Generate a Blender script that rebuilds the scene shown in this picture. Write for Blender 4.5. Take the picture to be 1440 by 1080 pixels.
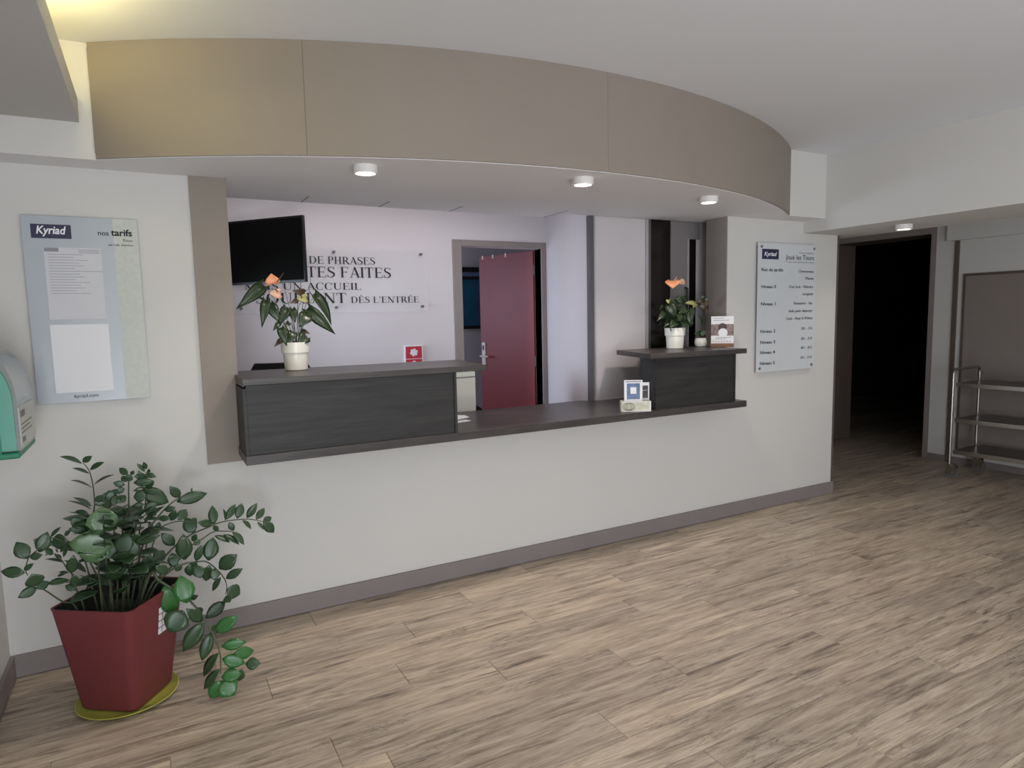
import bpy, bmesh, math, random
from mathutils import Vector, Matrix
for _o in list(bpy.data.objects):
    bpy.data.objects.remove(_o, do_unlink=True)
SC = bpy.context.scene
COL = SC.collection
PI = math.pi
rng = random.Random(7)

# ---------------------------------------------------------------- camera
cam_data = bpy.data.cameras.new('camera')
cam_data.sensor_width = 36.0
cam_data.lens = 36.0 * 925.5 / 1440.0
cam_data.clip_start = 0.05
camera = bpy.data.objects.new('camera', cam_data)
COL.objects.link(camera)
_r = Vector((0.87686, -0.48030, -0.02077))
_d = Vector((-0.06759, -0.08038, -0.99447))
_f = Vector((0.47598, 0.87341, -0.10295))
camera.matrix_world = Matrix(((_r.x, -_d.x, -_f.x, 0.0), (_r.y, -_d.y, -_f.y, -3.3978), (_r.z, -_d.z, -_f.z, 1.5), (0, 0, 0, 1)))
SC.camera = camera

# ---------------------------------------------------------------- world, lights, exposure
world = bpy.data.worlds.new('world')
SC.world = world
world.use_nodes = True
world.node_tree.nodes['Background'].inputs[0].default_value = (0.75, 0.8, 0.9, 1)
world.node_tree.nodes['Background'].inputs[1].default_value = 0.15
SC.view_settings.view_transform = 'Standard'
SC.view_settings.look = 'None'
SC.view_settings.gamma = 1.0
SC.view_settings.use_curve_mapping = False
SC.view_settings.exposure = 0.0


def area_light(name, loc, target, sx, sy, power, color):
    l = bpy.data.lights.new(name, 'AREA')
    l.shape = 'RECTANGLE'
    l.size, l.size_y = sx, sy
    l.energy = power
    l.color = color
    o = bpy.data.objects.new(name, l)
    COL.objects.link(o)
    o.location = loc
    o.rotation_euler = (Vector(target) - Vector(loc)).to_track_quat('-Z', 'Y').to_euler()
    return o


# daylight from the left, no window built; added low fill for the ceiling
area_light('daylight_left', (-0.58, -5.2, 1.45), (3.0, -1.6, 1.1), 3.0, 1.9, 84, (0.86, 0.93, 1.0))
area_light('ceiling_fill', (-0.45, -5.2, 0.35), (1.8, -2.2, 2.6), 3.0, 0.8, 105, (0.87, 0.93, 1.0))
# weaker daylight from behind the camera, source unseen and no entrance built
area_light('daylight_rear', (3.4, -6.8, 1.5), (4.2, 0, 1.0), 5.6, 2.0, 88, (0.93, 0.97, 1.0))
# added overhead fill for the floor, out of view
area_light('overhead_fill', (0.9, -3.3, 2.59), (0.9, -3.0, 0), 2.4, 1.6, 4, (1.0, 0.985, 0.97))
# added fill light for the office, hidden behind the soffit
area_light('office_fill', (1.3, 0.85, 2.46), (1.3, 0.85, 0), 1.8, 0.3, 6.5, (0.98, 0.95, 0.98))
# bluish daylight from the left side of the office and of the room behind it
_l = area_light('daylight_office', (0.12, 1.02, 1.42), (2.9, 0.95, 1.3), 0.5, 0.5, 5.5, (0.72, 0.83, 1.0))
_l.data.spread = 1.2
area_light('daylight_back_room', (-0.2, 3.45, 1.65), (2.8, 2.0, 1.5), 1.2, 1.1, 26, (0.68, 0.76, 1.0))
# warm lamp hidden in the ceiling cove
area_light('cove_lamp', (-0.34, -1.05, 2.37), (-0.34, -1.05, 3.0), 0.22, 0.8, 9.5, (1.0, 0.84, 0.34))


# ---------------------------------------------------------------- materials
def s2l(c):
    return tuple(((x / 12.92) if x <= 0.04045 else ((x + 0.055) / 1.055) ** 2.4) for x in c)


def rgb(r, g, b):
    return s2l((r / 255.0, g / 255.0, b / 255.0)) + (1.0,)


MATS = {}


def mat(name, color, rough=0.5, metal=0.0, var=0.06, scale=8.0, bump=0.0, bscale=60.0, stretch=(1, 1, 1), spec=0.5, transmission=0.0, alpha=1.0, emit=0.0, ior=1.45, coat=0.0):
    m = bpy.data.materials.new(name)
    m.use_nodes = True
    nt = m.node_tree
    p = nt.nodes['Principled BSDF']
    tc = nt.nodes.new('ShaderNodeTexCoord')
    mp = nt.nodes.new('ShaderNodeMapping')
    mp.inputs['Scale'].default_value = stretch
    nt.links.new(tc.outputs['Object'], mp.inputs['Vector'])
    nz = nt.nodes.new('ShaderNodeTexNoise')
    nz.inputs['Scale'].default_value = scale
    nz.inputs['Detail'].default_value = 4
    nt.links.new(mp.outputs['Vector'], nz.inputs['Vector'])
    rp = nt.nodes.new('ShaderNodeValToRGB')
    c0 = tuple(max(0, x * (1 - var)) for x in color[:3]) + (1,)
    c1 = tuple(min(1, x * (1 + var)) for x in color[:3]) + (1,)
    rp.color_ramp.elements[0].position, rp.color_ramp.elements[0].color = 0.3, c0
    rp.color_ramp.elements[1].position, rp.color_ramp.elements[1].color = 0.7, c1
    nt.links.new(nz.outputs['Fac'], rp.inputs['Fac'])
    nt.links.new(rp.outputs['Color'], p.inputs['Base Color'])
    p.inputs['Roughness'].default_value = rough
    p.inputs['Metallic'].default_value = metal
    p.inputs['Specular IOR Level'].default_value = spec
    p.inputs['IOR'].default_value = ior
    p.inputs['Transmission Weight'].default_value = transmission
    p.inputs['Alpha'].default_value = alpha
    p.inputs['Coat Weight'].default_value = coat
    if emit:
        p.inputs['Emission Color'].default_value = color
        p.inputs['Emission Strength'].default_value = emit
    if bump:
        n2 = nt.nodes.new('ShaderNodeTexNoise')
        n2.inputs['Scale'].default_value = bscale
        nt.links.new(mp.outputs['Vector'], n2.inputs['Vector'])
        b = nt.nodes.new('ShaderNodeBump')
        b.inputs['Strength'].default_value = bump
        b.inputs['Distance'].default_value = 0.002
        nt.links.new(n2.outputs['Fac'], b.inputs['Height'])
        nt.links.new(b.outputs['Normal'], p.inputs['Normal'])
    MATS[name] = m
    return m


M_WALL = mat('white_wall_paint', rgb(210, 208, 205), 0.7, var=0.015, scale=1.5, bump=0.12, bscale=220)
M_OFFICE = mat('office_wall_paint', rgb(214, 206, 208), 0.7, var=0.015, scale=1.5, bump=0.1, bscale=220)
M_CEIL = mat('ceiling_paint', rgb(228, 230, 235), 0.85, var=0.01, scale=1.2)
M_CEIL_SHADE = mat('shaded_ceiling_paint', rgb(196, 194, 192), 0.85, var=0.01, scale=1.2)  # main ceiling's paint made darker, dimmer light put into the colour
M_SOFFIT = mat('soffit_paint', rgb(236, 235, 237), 0.7, var=0.01, scale=1.2)
M_TAUPE = mat('taupe_laminate', rgb(143, 133, 123), 0.55, var=0.02, scale=3, bump=0.06, bscale=300)
M_TAUPE_D = mat('taupe_trim', rgb(142, 132, 128), 0.5, var=0.03, scale=6)
M_BASE = mat('baseboard_paint', rgb(134, 125, 124), 0.5, var=0.03, scale=6)
M_BROWN = mat('brown_door_lining', rgb(96, 84, 78), 0.55, var=0.12, scale=5, stretch=(1, 1, 0.15))
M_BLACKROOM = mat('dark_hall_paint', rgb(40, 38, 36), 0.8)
M_GREYPANEL = mat('grey_laminate_panel', rgb(206, 200, 203), 0.32, var=0.02, scale=3, spec=0.5)
M_GREYDOOR = mat('grey_door_panel', rgb(126, 121, 122), 0.45, var=0.02, scale=3)
M_POST = mat('dark_grey_post', rgb(92, 90, 94), 0.4)
M_ALU = mat('pale_metal_edge', rgb(190, 188, 190), 0.35, metal=0.4)
M_BLKGLASS = mat('black_glass', rgb(26, 20, 17), 0.12, spec=0.35)
M_TV = mat('black_gloss_screen', rgb(14, 15, 14), 0.12, spec=0.18)
M_TVB = mat('black_plastic', rgb(16, 16, 16), 0.4)
M_RED = mat('dark_red_door_paint', rgb(132, 54, 58), 0.42, var=0.04, scale=4, bump=0.15, bscale=160)
M_POT = mat('matte_red_plastic', rgb(116, 52, 56), 0.5, var=0.04, scale=4)
M_SAUCER = mat('yellow_green_plastic', rgb(168, 168, 78), 0.4, var=0.06)
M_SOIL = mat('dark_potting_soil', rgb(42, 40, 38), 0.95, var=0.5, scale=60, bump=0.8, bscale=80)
M_LEAF = mat('glossy_dark_leaf', rgb(52, 76, 50), 0.32, var=0.16, scale=14, spec=0.5)
M_LEAF1 = mat('bright_green_leaf', rgb(54, 106, 52), 0.3, var=0.15, scale=14, spec=0.5)
M_LEAF2 = mat('mottled_green_leaf', rgb(86, 116, 78), 0.3, var=0.4, scale=30, spec=0.6)
M_LEAF3 = mat('bronze_dark_leaf', rgb(74, 60, 44), 0.35, var=0.2, scale=14)
M_ALEAF = mat('anthurium_leaf', rgb(48, 62, 40), 0.28, var=0.15, scale=14)
M_STEM = mat('green_stem', rgb(66, 76, 54), 0.5, var=0.2, scale=20)
M_ORANGE = mat('salmon_orange_spathe', rgb(240, 160, 116), 0.35, var=0.08, scale=20)
M_PEACH = mat('faded_peach_spathe', rgb(226, 178, 150), 0.45, var=0.12, scale=20)
M_YGREEN = mat('faded_yellow_green_spathe', rgb(176, 172, 110), 0.45, var=0.15, scale=20)
M_CERAMIC = mat('white_ceramic', rgb(226, 224, 214), 0.25, var=0.01)
M_PAPER = mat('white_paper', rgb(232, 232, 236), 0.7, var=0.01)
M_PAPERG = mat('grey_paper', rgb(208, 208, 214), 0.6, var=0.02)
M_NAVY = mat('navy_logo_print', rgb(44, 42, 74), 0.5, var=0.02)
M_WHITEINK = mat('white_ink', rgb(240, 240, 245), 0.6, var=0.0)
M_INK = mat('black_ink', rgb(30, 28, 34), 0.6, var=0.0)
M_GREYINK = mat('grey_ink', rgb(140, 140, 150), 0.6, var=0.0)
M_BOARD = mat('blue_grey_board', rgb(176, 182, 190), 0.25, var=0.03, scale=3)
M_FROST = mat('frosted_grey_strip', rgb(196, 200, 194), 0.5, var=0.05, scale=60)
M_FROST2 = mat('frosted_pale_sign', rgb(206, 210, 214), 0.3, var=0.02, scale=4)
M_ACRYL = mat('clear_acrylic', rgb(236, 234, 236), 0.05, var=0.0, alpha=0.14, spec=0.5)
M_STEEL = mat('brushed_stainless_steel', rgb(170, 166, 162), 0.3, metal=1.0, var=0.05, scale=30, stretch=(0.2, 1, 1))
M_SHELF = mat('dull_stainless_shelf', rgb(120, 114, 110), 0.28, metal=1.0, var=0.06, scale=30)
M_RUBBER = mat('grey_rubber', rgb(96, 94, 92), 0.7)
M_HOUSING = mat('white_lamp_housing', rgb(228, 226, 224), 0.4, var=0.0)
M_LAMP = mat('lit_lamp_disc', (1.0, 0.93, 0.82, 1), 0.5, var=0.0, emit=5.0)
M_TEAL = mat('teal_plastic', rgb(92, 158, 140), 0.35, var=0.03)
M_GREEN = mat('dark_green_plastic', rgb(30, 122, 92), 0.4, var=0.05)
M_COVER = mat('smoky_clear_plastic', rgb(138, 144, 142), 0.12, var=0.03, spec=0.6)
M_COVERB = mat('pale_plastic_back', rgb(190, 192, 186), 0.35, var=0.02)
M_CAB = mat('pale_grey_metal', rgb(184, 180, 174), 0.45, var=0.02)
M_BLKFAB = mat('black_fabric', rgb(34, 31, 32), 0.9, var=0.1, scale=60)
M_CARDRED = mat('red_card_print', rgb(190, 34, 60), 0.4, var=0.02)
M_BLUEPIC = mat('blue_picture_print', rgb(96, 116, 150), 0.5, var=0.35, scale=25)
M_DARKPIC = mat('dark_picture_print', rgb(70, 60, 60), 0.5, var=0.4, scale=30)
M_BWPIC = mat('sepia_photo_print', rgb(130, 112, 108), 0.5, var=0.6, scale=45)
M_FLORAL = mat('olive_sketch_print', rgb(206, 204, 186), 0.5, var=0.12, scale=30)
M_OLIVE = mat('olive_ink', rgb(120, 118, 96), 0.5, var=0.1)
M_WOODBASE = mat('brown_wood_block', rgb(132, 98, 78), 0.5, var=0.15, scale=10, stretch=(1, 6, 6))
M_TEALPIC = mat('deep_blue_poster', rgb(34, 92, 122), 0.3, var=0.4, scale=2.5)
M_IVORY = mat('ivory_metal', rgb(226, 222, 206), 0.3, var=0.01)


def wood(name, light, mid, dark, rough, sx, sy, knots=True, rnd=True, spec=0.4):
    m = bpy.data.materials.new(name)
    m.use_nodes = True
    nt = m.node_tree
    N, L = nt.nodes, nt.links
    p = N['Principled BSDF']
    tc = N.new('ShaderNodeTexCoord')
    vec = tc.outputs['Object']
    oi = N.new('ShaderNodeObjectInfo')
    if rnd:
        mul = N.new('ShaderNodeMath')
        mul.operation = 'MULTIPLY'
        mul.inputs[1].default_value = 37.0
        L.new(oi.outputs['Random'], mul.inputs[0])
        cx = N.new('ShaderNodeCombineXYZ')
        for i in range(3):
            L.new(mul.outputs[0], cx.inputs[i])
        add = N.new('ShaderNodeVectorMath')
        add.operation = 'ADD'
        L.new(vec, add.inputs[0])
        L.new(cx.outputs[0], add.inputs[1])
        vec = add.outputs[0]

    def noise(scale, stretch, detail=6, rough_=0.6, dist=0.0):
        mp = N.new('ShaderNodeMapping')
        mp.inputs['Scale'].default_value = stretch
        L.new(vec, mp.inputs['Vector'])
        n = N.new('ShaderNodeTexNoise')
        n.inputs['Scale'].default_value = scale
        n.inputs['Detail'].default_value = detail
        n.inputs['Roughness'].default_value = rough_
        n.inputs['Distortion'].default_value = dist
        L.new(mp.outputs[0], n.inputs['Vector'])
        return n.outputs['Fac']

    def ramp(src, a, b, ca, cb):
        r = N.new('ShaderNodeValToRGB')
        r.color_ramp.elements[0].position, r.color_ramp.elements[0].color = a, ca
        r.color_ramp.elements[1].position, r.color_ramp.elements[1].color = b, cb
        L.new(src, r.inputs['Fac'])
        return r.outputs['Color']

    def mix(fac, a, b, mode='MIX'):
        x = N.new('ShaderNodeMixRGB')
        x.blend_type = mode
        if isinstance(fac, float):
            x.inputs[0].default_value = fac
        else:
            L.new(fac, x.inputs[0])
        L.new(a, x.inputs[1])
        if isinstance(b, tuple):
            x.inputs[2].default_value = b
        else:
            L.new(b, x.inputs[2])
        return x.outputs[0]

    W, B = (1, 1, 1, 1), (0, 0, 0, 1)
    grain = ramp(noise(1.0, (sx, sy, sy), 8, 0.65, 0.3), 0.36, 0.66, mid, light)
    fine = ramp(noise(1.0, (sx * 3, sy * 5, sy * 5), 4, 0.7), 0.30, 0.7, (0.70, 0.70, 0.71, 1), (1.16, 1.16, 1.15, 1))
    c = mix(1.0, grain, fine, 'MULTIPLY')
    if knots:
        streak = ramp(noise(1.0, (sx * 0.75, sy * 0.75, sy), 7, 0.72, 0.8), 0.51, 0.70, B, W)
        c = mix(streak, c, dark)
        lines = N.new('ShaderNodeValToRGB')
        e = lines.color_ramp.elements
        e[0].position, e[0].color = 0.488, B
        e[1].position, e[1].color = 0.512, B
        k_ = e.new(0.5)
        k_.color = W
        L.new(noise(1.0, (sx * 0.55, sy * 0.30, sy), 9, 0.75, 1.6), lines.inputs['Fac'])
        mask = ramp(noise(1.0, (sx * 0.8, sy * 0.16, sy), 3, 0.5), 0.52, 0.64, B, W)
        c = mix(mix(1.0, lines.outputs['Color'], mask, 'MULTIPLY'), c, tuple(x * 0.55 for x in dark[:3]) + (1,))
        big = ramp(noise(0.9, (1.0, 2.6, 1.0), 3, 0.5), 0.35, 0.7, (0.80, 0.80, 0.82, 1), (1.12, 1.11, 1.09, 1))
        c = mix(1.0, c, big, 'MULTIPLY')
    if rnd:
        tint = ramp(oi.outputs['Random'], 0.0, 1.0, (0.965, 0.965, 0.97, 1), (1.03, 1.025, 1.015, 1))
        c = mix(1.0, c, tint, 'MULTIPLY')
    L.new(c, p.inputs['Base Color'])
    p.inputs['Roughness'].default_value = rough
    p.inputs['Specular IOR Level'].default_value = spec
    b = N.new('ShaderNodeBump')
    b.inputs['Strength'].default_value = 0.12
    b.inputs['Distance'].default_value = 0.002
    L.new(noise(1.0, (sx * 2, sy * 3, sy * 3), 4), b.inputs['Height'])
    L.new(b.outputs[0], p.inputs['Normal'])
    return m


M_FLOOR = wood('weathered_oak_planks', rgb(212, 196, 176), rgb(172, 154, 136), rgb(92, 80, 72), 0.40, 3.0, 34.0)
M_COUNTER = wood('dark_grey_wood_laminate', rgb(50, 49, 49), rgb(33, 32, 32), rgb(30, 28, 28), 0.5, 2.2, 30.0, knots=False, rnd=False)
M_COUNTERTOP = wood('brown_grey_wood_worktop', rgb(76, 71, 70), rgb(54, 50, 50), rgb(30, 28, 28), 0.36, 1.8, 22.0, knots=False, rnd=False)
M_LINING = wood('brown_wood_door_lining', rgb(96, 84, 78), rgb(70, 60, 56), rgb(40, 34, 30), 0.5, 20.0, 20.0, knots=False, rnd=False)


# ---------------------------------------------------------------- mesh helpers
class B:
    """collects shapes into one mesh, in the local space of its thing"""

    def __init__(self):
        self.v, self.f = [], []

    def add(self, vs, fs):
        k = len(self.v)
        self.v += [tuple(x) for x in vs]
        self.f += [tuple(i + k for i in f) for f in fs]
        return self

    def box(self, x0, x1, y0, y1, z0, z1):
        vs = [(x0, y0, z0), (x1, y0, z0), (x1, y1, z0), (x0, y1, z0), (x0, y0, z1), (x1, y0, z1), (x1, y1, z1), (x0, y1, z1)]
        return self.add(vs, [(0, 3, 2, 1), (4, 5, 6, 7), (0, 1, 5, 4), (1, 2, 6, 5), (2, 3, 7, 6), (3, 0, 4, 7)])

    def obox(self, c, ax, ay, az, hx, hy, hz):
        c, ax, ay, az = Vector(c), Vector(ax).normalized(), Vector(ay).normalized(), Vector(az).normalized()
        vs = []
        for sz in (-1, 1):
            for sx, sy in ((-1, -1), (1, -1), (1, 1), (-1, 1)):
                vs.append(c + ax * hx * sx + ay * hy * sy + az * hz * sz)
        return self.add(vs, [(0, 3, 2, 1), (4, 5, 6, 7), (0, 1, 5, 4), (1, 2, 6, 5), (2, 3, 7, 6), (3, 0, 4, 7)])

    def prism(self, poly, z0, z1):
        n = len(poly)
        vs = [(x, y, z0) for x, y in poly] + [(x, y, z1) for x, y in poly]
        fs = [tuple(range(n - 1, -1, -1)), tuple(range(n, 2 * n))]
        fs += [(i, (i + 1) % n, n + (i + 1) % n, n + i) for i in range(n)]
        return self.add(vs, fs)

    def loft(self, rings, cap0=True, cap1=True):
        n = len(rings[0])
        vs = [p for r in rings for p in r]
        fs = []
        for j in range(len(rings) - 1):
            for i in range(n):
                a, b = j * n + i, j * n + (i + 1) % n
                fs.append((a, b, b + n, a + n))
        if cap0:
            fs.append(tuple(range(n - 1, -1, -1)))
        if cap1:
            fs.append(tuple(range((len(rings) - 1) * n, len(rings) * n)))
        return self.add(vs, fs)

    def lathe(self, prof, n=24, c=(0, 0, 0), cap0=True, cap1=True):
        rings = [[(c[0] + r * math.cos(2 * PI * i / n), c[1] + r * math.sin(2 * PI * i / n), c[2] + z) for i in range(n)] for r, z in prof]
        return self.loft(rings, cap0, cap1)

    def tube(self, pts, r0, r1=None, n=8):
        pts = [Vector(p) for p in pts]
        r1 = r0 if r1 is None else r1
        rings = []
        m = len(pts)
        ref = None
        for i, p in enumerate(pts):
            t = (pts[min(i + 1, m - 1)] - pts[max(i - 1, 0)]).normalized()
            if ref is None:
                ref = t.orthogonal().normalized()
            u = (ref - t * ref.dot(t)).normalized()
            ref = u
            w = t.cross(u)
            r = r0 + (r1 - r0) * i / max(1, m - 1)
            rings.append([p + u * r * math.cos(2 * PI * k / n) + w * r * math.sin(2 * PI * k / n) for k in range(n)])
        return self.loft(rings)

    def build(self, name, material, parent=None, loc=None, smooth=False, bevel=0.0, auto=None):
        me = bpy.data.meshes.new(name)
        me.from_pydata(self.v, [], self.f)
        bm = bmesh.new()
        bm.from_mesh(me)
        bmesh.ops.recalc_face_normals(bm, faces=bm.faces)
        if smooth:
            for f in bm.faces:
                f.smooth = True
            for e in bm.edges:
                if len(e.link_faces) == 2 and e.calc_face_angle(0) > 0.7:
                    e.smooth = False
        bm.to_mesh(me)
        bm.free()
        me.materials.append(material)
        return link(name, me, parent, loc, bevel)


def link(name, me, parent=None, loc=None, bevel=0.0):
    o = bpy.data.objects.new(name, me)
    COL.objects.link(o)
    if parent is not None:
        o.parent = parent
    if loc is not None:
        o.location = loc
    if bevel:
        b = o.modifiers.new('edge', 'BEVEL')
        b.width = bevel
        b.segments = 2
        b.limit_method = 'ANGLE'
    return o


def spline(pts, k=5):
    """Catmull-Rom through the points"""
    pts = [Vector(p) for p in pts]
    if len(pts) < 3:
        return pts
    out = []
    for i in range(len(pts) - 1):
        p0, p1, p2, p3 = pts[max(i - 1, 0)], pts[i], pts[i + 1], pts[min(i + 2, len(pts) - 1)]
        for j in range(k):
            t = j / k
            out.append(0.5 * ((2 * p1) + (p2 - p0) * t + (2 * p0 - 5 * p1 + 4 * p2 - p3) * t * t + (3 * p1 - p0 - 3 * p2 + p3) * t ** 3))
    out.append(pts[-1])
    return out


def structure(o):
    o['kind'] = 'structure'
    return o


def thing(name, label, cat, loc=(0, 0, 0), rotz=0.0, group=None):
    o = bpy.data.objects.new(name, None)
    COL.objects.link(o)
    o.empty_display_size = 0.1
    o.location = loc
    o.rotation_euler = (0, 0, rotz)
    return tag(o, label, cat, group)


def tag(o, label, cat, group=None):
    o['label'] = label
    o['category'] = cat
    if group:
        o['group'] = group
    return o


_capH = [None]


def text_mesh(s, bold=0.0, shear=0.0, spacing=1.0):
    cu = bpy.data.curves.new('lettering', 'FONT')
    cu.body = s
    cu.offset = bold
    cu.shear = shear
    cu.space_character = spacing
    cu.resolution_u = 3
    o = bpy.data.objects.new('lettering', cu)
    COL.objects.link(o)
    dg = bpy.context.evaluated_depsgraph_get()
    me = bpy.data.meshes.new_from_object(o.evaluated_get(dg))
    bpy.data.objects.remove(o, do_unlink=True)
    bpy.data.curves.remove(cu)
    return me


def lettering(s, x, z, width, cap, m, parent, y, align='L', bold=0.0, shear=0.0, name='lettering'):
    """flat lettering on a plane facing -y, fitted to a width and a capital height"""
    if _capH[0] is None:
        t = text_mesh('H')
        _capH[0] = max(v.co.y for v in t.vertices)
    me = text_mesh(s, bold, shear)
    xs = [v.co.x for v in me.vertices]
    x0, x1 = min(xs), max(xs)
    kx = width / (x1 - x0)
    kz = (cap / _capH[0]) if cap else kx
    off = x if align == 'L' else (x - width if align == 'R' else x - width / 2)
    for v in me.vertices:
        v.co = ((v.co.x - x0) * kx + off, 0, v.co.y * kz + z)
    me.materials.clear()
    me.materials.append(m)
    me.name = name
    return link(name, me, parent, (0, y, 0))
ZZ_STEMS=[([[-223,-450,422],[-244,-456,516],[-264,-462,593],[-267,-469,666],[-249,-475,749],[-233,-481,811],[-231,-487,885],[-238,-494,950],[-255,-500,986]],4,1.6),([[-296,-470,427],[-324,-498,450],[-355,-525,479],[-403,-553,546],[-421,-580,569]],4,2),([[-246,-460,423],[-267,-471,512],[-278,-482,602],[-300,-493,660],[-336,-504,698],[-372,-515,722],[-410,-526,692],[-437,-537,674],[-445,-548,658],[-450,-559,631],[-444,-570,615]],3.5,1.6),([[-289,-470,431],[-302,-476,465],[-313,-483,498],[-318,-489,543],[-324,-495,574],[-339,-501,604],[-347,-508,630],[-366,-514,661],[-396,-520,663]],4,1.6),([[-172,-420,399],[-153,-416,497],[-134,-412,594],[-127,-408,695],[-123,-404,795],[-116,-400,900]],5,2.5),([[-158,-420,395],[-133,-410,549],[-102,-400,703],[-71,-390,751],[-61,-380,824],[-56,-370,898]],4,2),([[-149,-410,389],[-106,-397,540],[-68,-384,648],[-23,-371,709],[22,-359,749],[60,-346,768],[102,-333,780],[110,-320,798]],4.5,1.8),([[-134,-410,386],[-83,-402,506],[-30,-393,650],[24,-385,677],[72,-377,673],[123,-368,655],[137,-360,654]],3.5,1.6),([[-124,-410,384],[-86,-402,462],[-36,-394,515],[25,-386,574],[89,-378,611],[168,-370,632],[194,-362,638],[243,-354,640],[310,-346,633],[349,-338,621],[388,-330,603]],4.5,1.6),([[-115,-440,393],[-61,-435,454],[6,-430,503],[56,-425,543],[93,-420,580],[127,-415,594],[175,-410,618],[219,-405,611],[250,-400,604]],4.5,1.8),([[-108,-450,395],[-49,-446,449],[6,-441,495],[56,-437,511],[104,-432,508],[142,-428,499],[183,-423,449],[206,-419,405],[212,-414,370],[205,-410,335]],4.5,1.6),([[-126,-470,416],[-67,-487,512],[-39,-504,485],[8,-521,443],[53,-538,406],[71,-555,385],[103,-572,336],[132,-589,265],[150,-606,210],[157,-623,163],[152,-640,103]],6,2.5),([[-201,-500,422],[-202,-506,510],[-208,-512,584],[-208,-518,642],[-206,-524,727],[-204,-530,783]],5,2.5),([[-234,-500,444],[-237,-493,555],[-236,-487,652],[-226,-480,746]],4,2.5),([[-218,-480,432],[-201,-473,541],[-211,-467,641],[-200,-460,736]],4,2.5),([[-196,-460,420],[-178,-453,529],[-186,-447,630],[-173,-440,726]],4,2.5),([[-175,-440,407],[-161,-433,519],[-160,-427,619],[-145,-420,716]],4,2.5),([[-149,-420,393],[-151,-413,510],[-133,-407,607],[-117,-400,705]],4,2.5),([[-121,-400,379],[-103,-393,493],[-105,-387,596],[-88,-380,695]],4,2.5),([[-114,-380,370],[-78,-373,481],[-77,-367,584],[-58,-360,684]],4,2.5)]
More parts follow.
